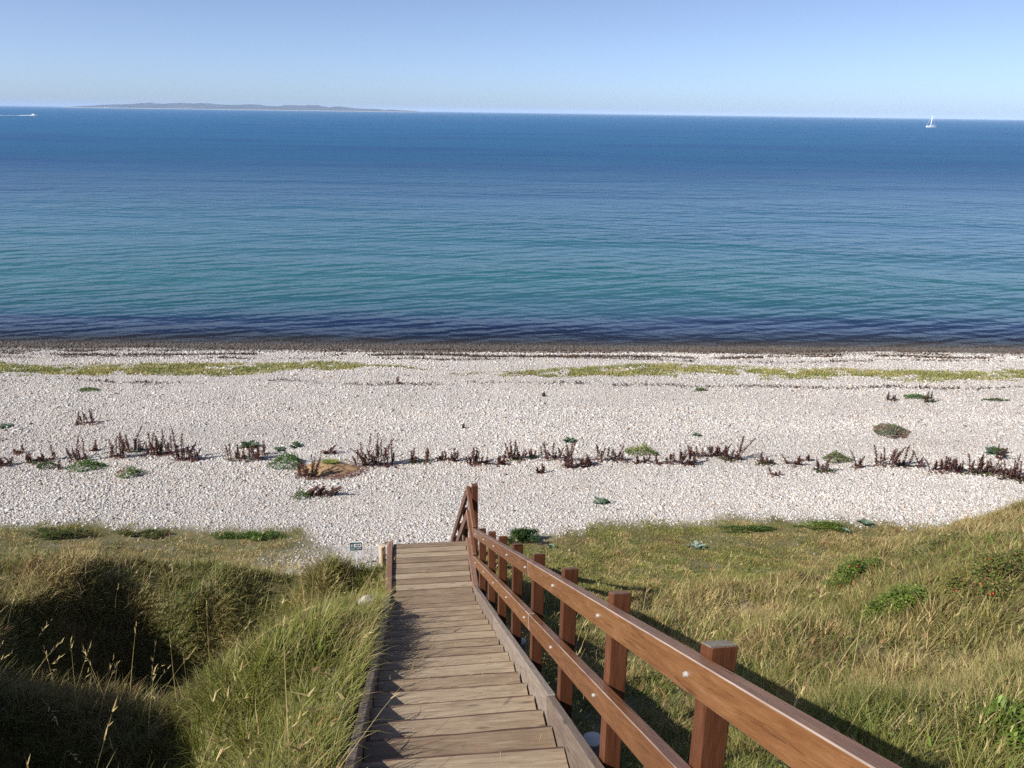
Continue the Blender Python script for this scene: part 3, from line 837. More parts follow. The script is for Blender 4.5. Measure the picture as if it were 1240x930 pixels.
# ------------------------------------------------------------------ sign
def sign():
    x, y, z = ground_at(432, 684)
    root = empty('beach_sign', (x, y, z), 'small dark teal sign on a white post in the grass left of the landing', 'sign')
    dpt = math.hypot(x, y); px = depth_of(x, y, z) / FPX
    # panel centre lies on the ray of (432, 661)
    d = ray(432, 661.5); k = y / d[1]; zc = H + d[2] * k - z
    w, h = 15.5 * px, 11 * px * 1.08
    ang = math.atan2(x, y)
    def flat(name, w_, h_, th, mat, dx, dz, dy, par):
        bm = bmesh.new(); bmesh.ops.create_cube(bm, size=1)
        for v in bm.verts: v.co = Vector((v.co.x * w_ + dx, v.co.y * th + dy, v.co.z * h_ + dz))
        me = bpy.data.meshes.new(name); bm.to_mesh(me); bm.free()
        return link_mesh(name, me, mat, par)
    root.rotation_euler = (0, 0, -ang * .6)
    flat('post', .035, zc + .1, .035, M['white_paint'], 0, zc / 2 - .05, .025, root)
    fr = flat('frame', w, h, .012, M['white_paint'], 0, zc, 0, root)
    pn = flat('panel', w - .028, h - .028, .01, M['teal'], 0, zc, -.005, fr)
    box = flat('number_box', w * .56, h * .36, .006, M['white_paint'], w * .14, zc + h * .10, -.009, pn)
    for j, (dx, ww) in enumerate(((-.04, .10), (.40, .10), (.75, .10))):
        pass
    flat('pictogram', w * .17, h * .33, .006, M['sign_grey'], -w * .29, zc + h * .09, -.009, pn)
    for dx, ww in ((-.22, .34), (.17, .20), (.33, .13)):
        flat('text_line', w * ww, h * .13, .006, M['sign_grey'], w * dx, zc - h * .25, -.009, pn)
    for txt, size, cx, mat in (('454', h * .36, w * .14, M['sign_dark']), ('E', h * .34, -w * .29, M['white_paint'])):
        cu = bpy.data.curves.new('number', 'FONT'); cu.body = txt; cu.size = size; cu.align_x = 'CENTER'; cu.align_y = 'CENTER'; cu.extrude = .001
        tmp = bpy.data.objects.new('number', cu)
        o = link_mesh('number', bpy.data.meshes.new_from_object(tmp), mat); bpy.data.objects.remove(tmp)
        o.parent = pn; o.location = (cx, -.0145, zc + h * .10); o.rotation_euler = (math.pi / 2, 0, 0)
sign()

# ------------------------------------------------------------------ plants on the shingle
class Leafy:
    """collects quads / tubes with a tint per vertex"""
    def __init__(s): s.v = []; s.f = []; s.c = []
    def quad(s, a, b, c, d, col):
        i = len(s.v); s.v += [a, b, c, d]; s.c += [col] * 4; s.f.append((i, i + 1, i + 2, i + 3))
    def tube(s, pts, r0, r1, col, n=5):
        rings = []
        for k, p in enumerate(pts):
            p = Vector(p); q = Vector(pts[min(k + 1, len(pts) - 1)]) - Vector(pts[max(k - 1, 0)]); q.normalize()
            a = q.orthogonal().normalized(); b = q.cross(a); r = r0 + (r1 - r0) * k / (len(pts) - 1)
            i = len(s.v); rings.append(i)
            for m in range(n):
                an = 2 * math.pi * m / n; w = p + (a * math.cos(an) + b * math.sin(an)) * r
                s.v.append(tuple(w)); s.c.append(col)
        for i, j in zip(rings[:-1], rings[1:]):
            for m in range(n): s.f.append((i + m, i + (m + 1) % n, j + (m + 1) % n, j + m))
    def leaf(s, p, d, L, w, col, up=Vector((0, 0, 1)), droop=.3):
        p = Vector(p); d = Vector(d).normalized(); side = d.cross(up)
        if side.length < 1e-3: side = Vector((1, 0, 0))
        side.normalize(); nrm = side.cross(d)
        m = p + d * L * .5 + nrm * L * .06; e = p + d * L - Vector((0, 0, 1)) * L * droop
        i = len(s.v)
        s.v += [tuple(p), tuple(m - side * w), tuple(e), tuple(m + side * w)]; s.c += [col] * 4; s.f.append((i, i + 1, i + 2, i + 3))
    def build(s, name, mat, parent=None, loc=None):
        f = [k for q in s.f for k in q]
        me = np_mesh(name, np.array(s.v, float), f, [len(q) for q in s.f], np.array(s.c, float))
        return link_mesh(name, me, mat, parent, loc)

def rcol(base, v=.25):
    k = random.uniform(1 - v, 1 + v); return tuple(b * k * random.uniform(.93, 1.07) for b in base)
DOCK = (.098, .034, .027); DOCK2 = (.15, .066, .042); KALE = (.13, .19, .13); GRN = (.09, .16, .03); DGRN = (.045, .075, .022)

def dock_plant(px, py, hp, wp, label, green=0, slant=0.0, dens=1.0, brown=0, group='dried dock plants on the shingle'):
    """a clump of dry dock stems; hp, wp = height and width in photo pixels at its distance"""
    x, y, z = ground_at(px, py)
    m = depth_of(x, y, z) / FPX
    hh, ww = hp * m * 1.04, wp * m
    root = empty('dock_plant', (x, y, z - .02), label, 'plant', group)
    L = Leafy()
    n = max(2, int(round(wp * .38 * dens)))
    for i in range(n):
        bx = random.uniform(-.5, .5) * ww; by = random.uniform(-.25, .25) * min(ww, .5)
        h = hh * (random.uniform(.3, 1.0) if i else 1.0)
        an = random.uniform(0, 6.28); tl = abs(random.gauss(0, .30))
        dx, dy = math.cos(an) * tl + slant + .25 * bx / max(ww, .1), math.sin(an) * tl
        col = rcol(DOCK if random.random() > .25 + .5 * brown else DOCK2)
        pts = [(bx + dx * h * u * (.6 + .4 * u), by + dy * h * u, h * u * math.cos(min(1.2, abs(slant))) ) for u in (0, .35, .7, 1)]
        L.tube(pts, .013, .008, col, 4)
        # seed panicle: rough flakes round the upper stem
        r = random.uniform(.034, .062)
        for k in range(int(40 + 60 * h)):
            u = random.uniform(.28, 1.0); rr = r * (1.25 - .8 * u) * random.uniform(.4, 1.2)
            j = min(2, int(u * 3)); q0, q1 = Vector(pts[j]), Vector(pts[j + 1]); tt = min(1, max(0, (u - (0, .35, .7)[j]) / .33)); c = q0.lerp(q1, tt)
            a2 = random.uniform(0, 6.28)
            L.leaf(c + Vector((math.cos(a2), math.sin(a2), 0)) * rr * .3, (math.cos(a2), math.sin(a2), random.uniform(.1, 1.2)), rr + .022, .015, rcol(DOCK if random.random() > .3 else DOCK2, .35), droop=.1)
        if random.random() < .75:                     # side branch
            b0 = Vector(pts[1]); a2 = random.uniform(0, 6.28); bl = h * random.uniform(.25, .45)
            d2 = Vector((math.cos(a2) * .5 + dx, math.sin(a2) * .5, 1)).normalized()
            L.tube([b0, b0 + d2 * bl * .5, b0 + d2 * bl], .006, .004, col, 3)
            for k in range(14):
                u = random.uniform(.3, 1); c = b0 + d2 * bl * u; a3 = random.uniform(0, 6.28)
                L.leaf(c, (math.cos(a3), math.sin(a3), .8), .03, .009, rcol(DOCK, .35), droop=.1)
    # withered leaves lying at the base
    for k in range(int(8 + wp * .8)):
        a2 = random.uniform(0, 6.28)
        p = (random.uniform(-.5, .5) * ww, random.uniform(-.3, .3) * min(ww, .6), .03)
        L.leaf(p, (math.cos(a2), math.sin(a2), random.uniform(0, .5)), random.uniform(.10, .26), .028, rcol(DOCK2 if random.random() < .5 else DOCK, .3), droop=.25)
    L.build('stems', M['dry'], root)
    if green:
        G = Leafy()
        for k in range(int(green * 26)):
            a2 = random.uniform(0, 6.28); p = (random.uniform(-.5, .5) * ww, random.uniform(-.5, .2) * min(ww, .5), .03)
            G.leaf(p, (math.cos(a2), math.sin(a2), random.uniform(.3, 1.2)), random.uniform(.08, .2), .022, rcol(DGRN if k % 3 else GRN), droop=.3)
        G.build('green_leaves', M['leaf'], root)
    return root

def mat_plant(px, py, wp, dp, hgt, label, cols, name='cushion_plant', cat='plant', group=None, leaf=.07, dens=1.0, spread=None):
    """low leafy cushion: wp x dp photo pixels on the ground, hgt metres tall"""
    x, y, z = ground_at(px, py)
    m = depth_of(x, y, z) / FPX
    rx = wp * m / 2; sn = math.sin(math.atan2(H - z, y)); ry = dp * m / 2 / sn
    ry = max(ry, .08)
    EXCL.append((x, y, rx * .9, ry * .9))
    G = Leafy()
    n = int(min(3600, max(110, 3600 * rx * ry * dens / (leaf / .07) ** 1.3)))
    sd = random.random() * 90
    for k in range(n):
        a = random.uniform(0, 6.28); r = math.sqrt(random.random())
        k2 = .55 + .9 * float(vnoise(math.cos(a) * 1.8 + sd, math.sin(a) * 1.8 + sd, 3))
        dx, dy = math.cos(a) * r * rx * k2, math.sin(a) * r * ry * k2
        dz = 1.3 * hgt * max(0, 1 - r * r) * random.uniform(.3, 1.05) * (.6 + .8 * float(vnoise(dx * 4 + sd, dy * 4, 9)))
        zz = float(height(x + dx, y + dy)) - z if hgt < .3 else 0
        b = random.uniform(0, 6.28)
        c = cols[min(len(cols) - 1, int(float(vnoise(dx * 3 + sd, dy * 3 + 7, 4)) * .999 * len(cols)))] if random.random() < .7 else random.choice(cols)
        G.leaf((dx, dy, dz + zz + .012), (math.cos(b), math.sin(b), random.uniform(.1, 1.3)), leaf * random.uniform(.7, 1.5), leaf * .26, rcol(c), droop=.25)
    o = G.build(name, M['leaf'], None, (x, y, z))
    return tag(o, label, cat, group)

def kale(px, py, wp, hp, label, group='sea kale on the shingle', col=KALE):
    x, y, z = ground_at(px, py); m = depth_of(x, y, z) / FPX
    r = wp * m / 2; hh = hp * m
    G = Leafy()
    for k in range(int(26 + 40 * r)):
        a = random.uniform(0, 6.28); el = random.uniform(.1, 1.0)
        L = r * random.uniform(.5, 1.05)
        p = Vector((math.cos(a), math.sin(a), 0)) * r * random.uniform(0, .35); p.z = .02
        d = Vector((math.cos(a), math.sin(a), el * hh / max(r, .05)))
        G.leaf(p, d, L, L * .28, rcol(col if random.random() > .3 else DGRN, .3), droop=.2)
    return tag(G.build('sea_kale', M['leaf'], None, (x, y, z)), label, 'plant', group)

D = dock_plant
# -- left end of the dock row
D(5, 564, 15, 20, 'dark heap of withered dock stems cut by the left edge of the photo', dens=1.3)
D(22, 549, 9, 10, 'tiny dry dock stub standing by itself just right of the left edge heap')
D(46, 559, 12, 24, 'low brown dock clump with a green tuft in front, second cluster from the left', 1)
D(63, 557, 21, 8, 'thin single dry dock spike right of the low brown clump at far left', dens=.8)
D(70, 568, 12, 6, 'short dry dock spike in front of the thin spike at far left')
D(96, 558, 29, 20, 'upright narrow dock clump directly behind a bright green tuft', dens=1.2)
D(113, 546, 12, 8, 'small pale dry dock sprig behind and right of the upright narrow clump')
D(142, 554, 33, 18, 'tall dock stems forming the left end of the dense dock thicket', dens=1.3)
D(161, 546, 32, 22, 'dock stems standing at the back of the dense thicket on the left', 1, dens=1.2)
D(185, 551, 31, 24, 'dock stems in the middle of the dense thicket on the left', dens=1.2)
D(200, 551, 27, 16, 'shorter dock stems between the thicket middle and its tallest clump', dens=1.2)
D(219, 557, 41, 20, 'tallest forked dock clump of the dense thicket on the left', dens=1.4)
D(236, 558, 19, 12, 'short dock stubs forming the right end of the dense thicket', dens=1.2)
D(104, 514, 18, 22, 'lone dry dock fan higher up the beach above the left thicket')
D(296, 557, 22, 40, 'broad low dock clump alone between the thicket and the tan mossy mound', 1, dens=1.1)
D(319, 551, 20, 6, 'single leaning dock spike at the right of the broad low clump', slant=.2)
D(398, 549, 14, 16, 'small dock sprig leaning right just behind the tan mossy mound', slant=.55)
D(371, 578, 30, 22, 'dark dock fan growing at the front left of the tan mossy mound', dens=1.2)
D(388, 600, 20, 36, 'sprawling dark dock clump in front of the mound, its stems flung rightwards', 1, slant=.6, dens=1.1)
D(455, 564, 39, 46, 'largest densest dock bush, right of the tan mossy mound', dens=1.6)
# -- middle of the row
D(508, 560, 18, 24, 'bushy dock clump with green base, first right of the largest dock bush', 2)
D(533, 557, 12, 8, 'thin small dock twig between two bushier clumps above the landing')
D(547, 558, 17, 20, 'low dock clump just above and left of the corner post of the railing', dens=.8)
D(573, 562, 22, 14, 'dense dark dock clump directly above the corner post of the railing', dens=1.3)
D(585, 562, 20, 14, 'dock clump touching the right side of the one above the corner post', dens=1.1)
D(606, 562, 9, 16, 'very low scrubby dock remains right of the corner post clumps')
D(622, 556, 25, 28, 'tall many stemmed dock clump with green base right of the corner post', 1, dens=1.1)
D(646, 555, 12, 10, 'tiny green tinged dock sprig between two tall middle clumps', 1)
D(666, 557, 23, 22, 'dock clump of crossing stems in the middle of the row', dens=.9)
D(656, 573, 14, 10, 'two thin dock twigs set forward of the row')
D(684, 560, 29, 13, 'tallest narrow dock clump right of the crossing stems', dens=1.4)
D(698, 566, 15, 26, 'low wide dock tangle at the foot of the tallest narrow clump', dens=1.1)
D(716, 563, 14, 14, 'small dock clump between the low tangle and the forked one')
D(729, 559, 23, 14, 'forked dock clump left of the yellow green cushion')
D(750, 558, 19, 16, 'arched dock stems directly left of the yellow green cushion')
D(771, 561, 11, 6, 'leftmost stubby dock stem in front of the yellow green cushion')
D(783, 560, 10, 6, 'middle stubby dock stem in front of the yellow green cushion')
D(795, 562, 12, 6, 'rightmost stubby dock stem in front of the yellow green cushion')
D(816, 562, 20, 22, 'dark dock clump first to the right of the yellow green cushion', dens=1.1)
D(834, 563, 24, 16, 'upright dock clump beside the sprawling rusty brown clump', dens=1.1)
D(856, 553, 15, 42, 'sprawling rusty brown arching dock clump', dens=1.1, brown=1)
D(886, 557, 29, 26, 'dock clump splayed like a fan right of the rusty sprawling one', 1, dens=1.0)
# -- right end of the row
D(923, 561, 18, 20, 'sparse V shaped dock clump alone right of the splayed fan', 1, dens=.6)
D(940, 576, 11, 12, 'very small dock sprig set forward on the bare shingle', dens=.7)
D(959, 562, 16, 16, 'sparse dock pair left of the dull green cushion', dens=.7)
D(973, 558, 10, 10, 'faint dock twig just left of the dull green cushion', dens=.7)
D(996, 570, 23, 24, 'dock spike rising from a dark green mat before the dull green cushion', 2, dens=.6)
D(1039, 566, 17, 14, 'two upright dock spikes right of the dull green cushion', dens=.9)
D(1080, 564, 26, 40, 'wide dock clump with tall left spike beneath the reddish mat', 1, dens=1.0)
D(1110, 566, 20, 10, 'thin tall dock spike between two wide clumps at right', dens=.8)
D(1136, 571, 20, 20, 'dense dock clump at the left of the long right hand thicket', dens=1.2)
D(1149, 568, 16, 10, 'small dock stems within the left of the right hand thicket')
D(1170, 572, 24, 32, 'wide dock clump in the middle of the right hand thicket', 1, dens=1.1)
D(1198, 574, 22, 22, 'dock clump right of the middle of the right hand thicket', 1, dens=1.1)
D(1209, 556, 20, 8, 'tall dock spike standing behind the right hand thicket')
D(1221, 579, 30, 24, 'tallest dock clump close to the right edge of the photo', 1, dens=1.2)
D(1238, 583, 22, 16, 'dock clump cut by the right edge of the photo', 1, dens=1.1)
D(1124, 487, 15, 10, 'single dark dock on a green patch high on the right beach', 1)
D(1079, 485, 9, 10, 'tiny dry sprig left of the green patch high on the right beach')
D(482, 465, 9, 9, 'tiny dark twig clump high on the beach near the green strip')

mp = mat_plant
mp(58, 566, 22, 7, .10, 'small green tuft in front of the low brown dock clump at far left', [GRN, DGRN], group='green tufts on the shingle')
mp(108, 567, 40, 11, .16, 'widest bright green tuft in front of the upright narrow dock clump', [GRN, (.08, .19, .03), DGRN], group='green tufts on the shingle')
mp(158, 575, 27, 11, .20, 'rounded green tuft with dry brown rim in front of the dense thicket', [GRN, (.08, .19, .03), (.2, .13, .06)], group='green tufts on the shingle')
mp(107, 473, 26, 4, .06, 'flat green mat high on the left beach', [GRN, (.12, .17, .05)], group='green mats high on the beach')
mp(848, 473, 18, 3.5, .06, 'flat green mat high on the beach right of the middle', [GRN, (.14, .18, .06)], group='green mats high on the beach')
mp(1110, 482, 34, 4.5, .08, 'bright green mat around a dock high on the right beach', [GRN, (.08, .19, .03)], group='green mats high on the beach')
mp(1205, 485, 34, 2.6, .05, 'thin stretched green mat near the right edge high on the beach', [(.14, .18, .08)], group='green mats high on the beach')
mp(348, 563, 36, 15, .22, 'bright green cushion on the left of the tan mossy mound', [GRN, (.08, .20, .03), DGRN])
mp(777, 549, 38, 9, .20, 'yellow green cushion behind three stubby dock stems', [(.20, .24, .05), (.24, .26, .06), GRN])
mp(1013, 557, 28, 13, .16, 'dull olive green cushion in the right part of the dock row', [(.15, .18, .06), (.2, .2, .08), GRN])
mp(1078, 525, 40, 18, .16, 'round mat with reddish rim and grey green middle, right upper beach', [(.24, .14, .10), (.13, .19, .09), (.30, .20, .15), (.15, .2, .11)], name='mat_plant')
mp(366, 603, 18, 8, .14, 'small dark green tuft left of the sprawling dark dock clump', [DGRN, GRN], group='green tufts on the shingle')
kale(8, 517, 18, 4, 'grey green sea kale by the left edge above the dock row')
kale(303, 541, 26, 9, 'dark green sea kale behind the broad low dock clump')
kale(339, 545, 15, 4, 'small flat sea kale left of its taller neighbour behind the mound')
kale(358, 541, 17, 8, 'taller sea kale behind the tan mossy mound')
kale(690, 535, 15, 6, 'small sea kale behind the tallest narrow dock clump')
kale(727, 609, 20, 6, 'dark sea kale alone on bare shingle right of the railing top')
kale(844, 528, 11, 5, 'tiny dark sea kale behind the rusty sprawling dock clump')
kale(1206, 549, 28, 9, 'pale grey green sea kale behind the right hand thicket')
kale(1048, 636, 20, 9, 'pale sea kale at the grass edge right of the middle', group='sea kale at the grass edge')
kale(843, 664, 24, 9, 'pale sea kale rosette in the short turf right of the stairs', group='sea kale at the grass edge', col=(.24, .30, .24))
kale(1022, 644, 16, 7, 'blue green sea kale in the turf below the grass edge', group='sea kale at the grass edge', col=(.17, .24, .19))
kale(668, 664, 14, 6, 'pale leafy rosette in the turf right of the dark bush', group='sea kale at the grass edge', col=(.22, .30, .18))

# tan mossy mound
def mound():
    x, y, z = ground_at(396, 568)
    m = depth_of(x, y, z) / FPX
    rx = 80 * m / 2; ry = .55
    EXCL.append((x, y, rx * 1.05, ry * 1.1))
    n = 26; vs = []; cs = []; fs = []
    root = empty('mossy_mound', (x, y, z), 'tan earthy mound with a lime moss patch among the dock plants', 'mound')
    for i in range(n + 1):
        for j in range(n * 2):
            r = i / n * 1.05; a = j / (n * 2) * 6.28318
            k2 = 1 + .35 * (float(vnoise(math.cos(a) * 2, math.sin(a) * 2, 77)) - .5)
            dx, dy = math.cos(a) * r * rx * k2, math.sin(a) * r * ry * k2
            dz = .20 * max(-.25, 1 - r ** 2.2) * (.7 + .6 * float(fbm(dx * 3, dy * 3, 78, 3))) - .02 + float(height(x + dx, y + dy)) - z
            vs.append((dx, dy, dz))
    q = n * 2
    for i in range(n):
        for j in range(q): fs += [i * q + j, i * q + (j + 1) % q, (i + 1) * q + (j + 1) % q, (i + 1) * q + j]
    v = np.array(vs)
    mo = fbm(v[:, 0] * 4, v[:, 1] * 6, 79, 3)
    tint = lerp(np.tile([.42, .26, .14], (len(v), 1)), np.tile([.30, .21, .10], (len(v), 1)), np.clip(mo * 2 - .5, 0, 1))
    tint = np.where((fbm(v[:, 0] * 9, v[:, 1] * 9, 80, 2) > .62)[:, None], np.array([.16, .09, .06]), tint)
    me = np_mesh('earth', v, fs, np.full(n * q, 4), tint, True)
    link_mesh('earth', me, M['stone'], root)
    G = Leafy()
    for k in range(900):
        a = random.uniform(0, 6.28); r = math.sqrt(random.random())
        dx, dy = .03 + math.cos(a) * r * .34, .12 + math.sin(a) * r * .22
        if float(fbm(dx * 5, dy * 5, 81, 2)) < .36: continue
        b = random.uniform(0, 6.28); rr = (dx / rx) ** 2 + (dy / ry) ** 2
        G.leaf((dx, dy, .20 * (1 - rr) + .02), (math.cos(b), math.sin(b), random.uniform(.4, 1.4)), .05, .014, rcol((.24, .28, .06)))
    G.build('moss', M['leaf'], root)
    G = Leafy()
    for k in range(700):                              # rusty creeping stems round the rim, mostly front right
        a = random.gauss(-.7, 1.0); r = random.uniform(.8, 1.25)
        dx, dy = math.cos(a) * r * rx, math.sin(a) * r * ry * 1.2
        zz = float(height(x + dx, y + dy)) - z
        b = random.uniform(0, 6.28)
        G.leaf((dx, dy, zz + .015), (math.cos(b), math.sin(b), random.uniform(0, .7)), .10, .012, rcol((.17, .085, .06)))
    tag(G.build('dry_stems', M['dry'], root), kind='stuff')
mound()

rock('dark_stone', ground_at(561, 519)[:2] + (ground_at(561, 519)[2] + .07,), (.05, .05, .11), 'small black upright stone alone on the pale shingle above the railing', M['rock_dark'])
rock('dark_stone', ground_at(658, 480)[:2] + (ground_at(658, 480)[2] + .05,), (.07, .06, .10), 'tiny dark stone high on the beach right of the middle', M['rock_dark'])
p_ = W3(1.55, -.80, 0); rock('grey_stone', (p_.x, p_.y, float(height(p_.x, p_.y)) + .10), (.10, .09, .08), 'grey stone in the grass touching the left stringer', M['rock'])

# ------------------------------------------------------------------ shrubs
def shrub(px, py, w, d, h, label, cols, hips=0, group=None, leaf=.042, dens=1.0, wf=.30):
    x, y, z = ground_at(px, py)
    dens *= 1.5
    root = empty('low_shrub', (x, y, z), label, 'bush', group)
    G = Leafy(); S = Leafy()
    sd = random.random() * 99
    lobes = []
    for k in range(17):
        a = random.uniform(0, 6.28); r = random.random() ** .7 * .95
        lobes.append((math.cos(a) * r * w / 2, math.sin(a) * r * d / 2, h * random.uniform(.2, .8) * (1 - .45 * r), random.uniform(.13, .34)))
    tips = []
    for (lx, ly, lz, lr) in lobes:
        gz = float(height(x + lx, y + ly)) - z
        S.tube([(lx * .3, ly * .3, -.03), (lx * .7, ly * .7, gz * .7 + lz * .5), (lx, ly, gz + lz)], .010, .004, (.11, .07, .04), 4)
        for k in range(int(150 * dens)):
            v = Vector((random.gauss(0, 1), random.gauss(0, 1), random.gauss(0, 1))).normalized() * (random.random() ** .45)
            p = Vector((lx + v.x * lr * w * .55, ly + v.y * lr * d * .55, gz + lz + v.z * lr * h * .9))
            if p.z < gz - .02: continue
            b = random.uniform(0, 6.28)
            G.leaf(p, (math.cos(b) + v.x, math.sin(b) + v.y, random.uniform(-.1, .9) + v.z * .5), leaf * random.uniform(.7, 1.3), leaf * wf, rcol(random.choice(cols), .3))
        tips.append((lx, ly, gz + lz + lr * h * .8))
    S.build('branches', M['dry'], root); G.build('foliage', M['leaf'], root)
    for k in range(hips):
        lx, ly, lz, lr = random.choice(lobes)
        bm = bmesh.new(); bmesh.ops.create_icosphere(bm, subdivisions=2, radius=.013)
        for vv in bm.verts: vv.co.z *= .85
        me = bpy.data.meshes.new('rose_hip'); bm.to_mesh(me); bm.free()
        a = random.uniform(3.4, 6.0)
        gz = float(height(x + lx, y + ly)) - z
        link_mesh('rose_hip', me, M['hip'], root, (lx + math.cos(a) * lr * w * .5, ly + math.sin(a) * lr * d * .5, gz + lz + random.uniform(.0, .5) * lr * h))
    return root
M['hip'] = plain('red rose hip', (.45, .05, .02), .35)
SG = [(.13, .195, .03), (.17, .235, .042), (.10, .15, .026), (.19, .21, .06)]
shrub(632, 656, 1.0, .7, .42, 'dark green round bush right behind the railing top posts', [(.04, .085, .02), (.06, .11, .025), (.03, .06, .018)], dens=.9)
shrub(1095, 735, .95, .7, .40, 'rounded bright green shrub on the grassy hill, near its middle', SG)
shrub(1026, 706, 1.0, .8, .42, 'green shrub with a red hip, left of the rounded one on the hill', SG + [(.12, .16, .04)], 6)
shrub(1215, 705, 1.2, 1.0, .42, 'rose bush dotted with red hips at the right edge of the hill', [(.13, .18, .036), (.19, .19, .058), (.24, .17, .07), (.15, .16, .045)], 9, dens=.8)
shrub(1130, 672, 1.3, .9, .28, 'dull green bush near the crest of the right hill', [(.14, .17, .045), (.18, .17, .06), (.12, .13, .04)], 2, dens=.5)
shrub(1212, 890, .55, .5, .18, 'bright green leafy plant low in the right corner of the photo', [(.13, .21, .03), (.16, .24, .04), (.11, .16, .03)], leaf=.13, dens=.3, wf=.10)
shrub(1000, 640, 1.5, .5, .22, 'bright green low shrub at the shingle edge, foot of the right hill', SG, dens=.7)
shrub(905, 643, 1.4, .45, .14, 'thin dark green scrub along the grass edge right of the stairs', [(.06, .10, .02), (.09, .13, .03)], dens=.6)
shrub(305, 652, 1.7, .5, .22, 'low green shrub at the shingle edge left of the sign', [(.06, .12, .02), (.09, .15, .03)], dens=.7)
shrub(72, 650, 1.7, .6, .32, 'dark olive shrub at the shingle edge on the far left', [(.06, .085, .022), (.10, .11, .03)], dens=.7)
shrub(170, 650, 1.3, .5, .20, 'low olive scrub at the shingle edge between two green shrubs', [(.08, .10, .025), (.12, .12, .04)], dens=.6)

pebbles()

# ------------------------------------------------------------------ sea
def sea_mat():
    m, nt, b, out = new_mat('sea water'); g = NT(nt)
    geo = g.n('NewGeometry'); P = geo.outputs['Position']
    sep = g.n('SeparateXYZ'); g.link(P, sep.inputs[0]); X, Y = sep.outputs[0], sep.outputs[1]
    yy = g.math('SUBTRACT', Y, g.math('MULTIPLY', X, .03))
    w1 = g.noise(g.mapping(P, (.012, .03, 1)), 1.0, 4, .55)
    w2 = g.noise(g.mapping(P, (.07, .35, 1)), 1.0, 4, .6)
    yw = g.math('ADD', yy, g.math('MULTIPLY', g.math('SUBTRACT', w2, .5), 4.0))
    # log-distance so the bands near the shore and the open sea share one ramp
    lg = g.math('LOGARITHM', g.math('MAXIMUM', yw, 20.0), 10.0)
    lg = g.math('ADD', lg, g.math('MULTIPLY', g.math('SUBTRACT', w1, .5), g.math('MULTIPLY', g.ramp01(yy, 52, 120), .26)))
    lo, hi = 1.55, 3.6
    fac = g.math('DIVIDE', g.math('SUBTRACT', lg, lo), hi - lo, clamp=True)
    def q(yv): return (math.log10(yv) - lo) / (hi - lo)
    # what the water shows: weed band, sandy shallows, then deep water
    body = g.ramp(fac, [(q(42), (.050, .046, .040)), (q(44), (.028, .030, .038)), (q(45.8), (.009, .017, .048)), (q(48.6), (.009, .024, .066)), (q(51), (.014, .070, .098)), (q(60), (.020, .104, .122)),
                        (q(88), (.012, .092, .130)), (q(125), (.004, .066, .135)), (q(200), (.003, .066, .162)), (q(420), (.004, .088, .205)), (q(1500), (.005, .108, .245))])
    patch = g.noise(g.mapping(P, (.007, .020, 1), (0, 0, .16)), 1.0, 4, .55)
    body = g.mix(g.math('MULTIPLY', g.ramp01(patch, .46, .62), g.math('MULTIPLY', g.ramp01(yy, 58, 85), .85)), body, g.mix(1.0, body, (.50, .74, .92), 'MULTIPLY'))
    g.link(body, b.inputs['Base Color'])
    b.inputs['IOR'].default_value = 1.33
    b.inputs['Specular IOR Level'].default_value = .26
    g.link(g.math('ADD', .16, g.math('MULTIPLY', g.ramp01(yy, 55, 260), .24)), b.inputs['Roughness'])
    # waves: long crests nearly parallel to the shore
    def wave(scale, sx, rot, det=2):
        return g.noise(g.mapping(P, (sx, 1, 1), (0, 0, rot)), scale, det, .5, .3)
    h1 = wave(.30, .55, .55); h2 = wave(.80, .55, .40); h3 = wave(2.4, .7, .2, 3)
    def swell(wl, theta, dist):
        o = g.n('TexWave', wave_type='BANDS', bands_direction='X', wave_profile='SIN')
        g.link(g.mapping(P, (1, 1, 1), (0, 0, -(math.pi / 2 + theta))), o.inputs['Vector'])
        o.inputs['Scale'].default_value = .314 / wl; o.inputs['Distortion'].default_value = dist
        o.inputs['Detail'].default_value = 3; o.inputs['Detail Scale'].default_value = 1.2; o.inputs['Detail Roughness'].default_value = .55
        return o.outputs['Fac']
    s1 = swell(2.3, .50, 5.0); s2 = swell(1.05, .36, 4.0)
    gust = g.noise(g.mapping(P, (.02, .06, 1), (0, 0, .2)), 1.0, 3, .55)
    f3 = g.math('SUBTRACT', .055, g.math('MULTIPLY', g.ramp01(yy, 55, 130), .055)); f2 = g.math('SUBTRACT', .20, g.math('MULTIPLY', g.ramp01(yy, 120, 500), .17)); f1 = g.math('SUBTRACT', .36, g.math('MULTIPLY', g.ramp01(yy, 300, 1500), .30))
    hh = g.math('ADD', g.math('MULTIPLY', h1, f1), g.math('ADD', g.math('MULTIPLY', h2, f2), g.math('MULTIPLY', h3, f3)))
    tr1 = g.noise(g.mapping(P, (.05, .11, 1), (0, 0, .4)), 1.0, 3, .55)
    a1 = g.math('MULTIPLY', g.math('SUBTRACT', .062, g.math('MULTIPLY', g.ramp01(yy, 62, 125), .062)), g.math('ADD', .35, g.ramp01(tr1, .35, .65)))
    a2 = g.math('MULTIPLY', g.math('SUBTRACT', .045, g.math('MULTIPLY', g.ramp01(yy, 48, 75), .045)), g.math('ADD', .35, g.ramp01(tr1, .35, .65)))
    hh = g.math('ADD', hh, g.math('ADD', g.math('MULTIPLY', s1, a1), g.math('MULTIPLY', s2, a2)))
    hh = g.math('MULTIPLY', hh, g.math('ADD', .35, g.math('MULTIPLY', g.ramp01(gust, .3, .7), .9)))
    g.link(g.bump(hh, 1.0, 1.05), b.inputs['Normal'])
    # clear at the very edge so the wet stones show through
    cl = g.ramp01(g.math('ADD', yy, g.math('MULTIPLY', g.math('SUBTRACT', w2, .5), 2.4)), 41.2, 48.0)
    tr = g.n('BsdfTransparent'); mx = g.n('MixShader')
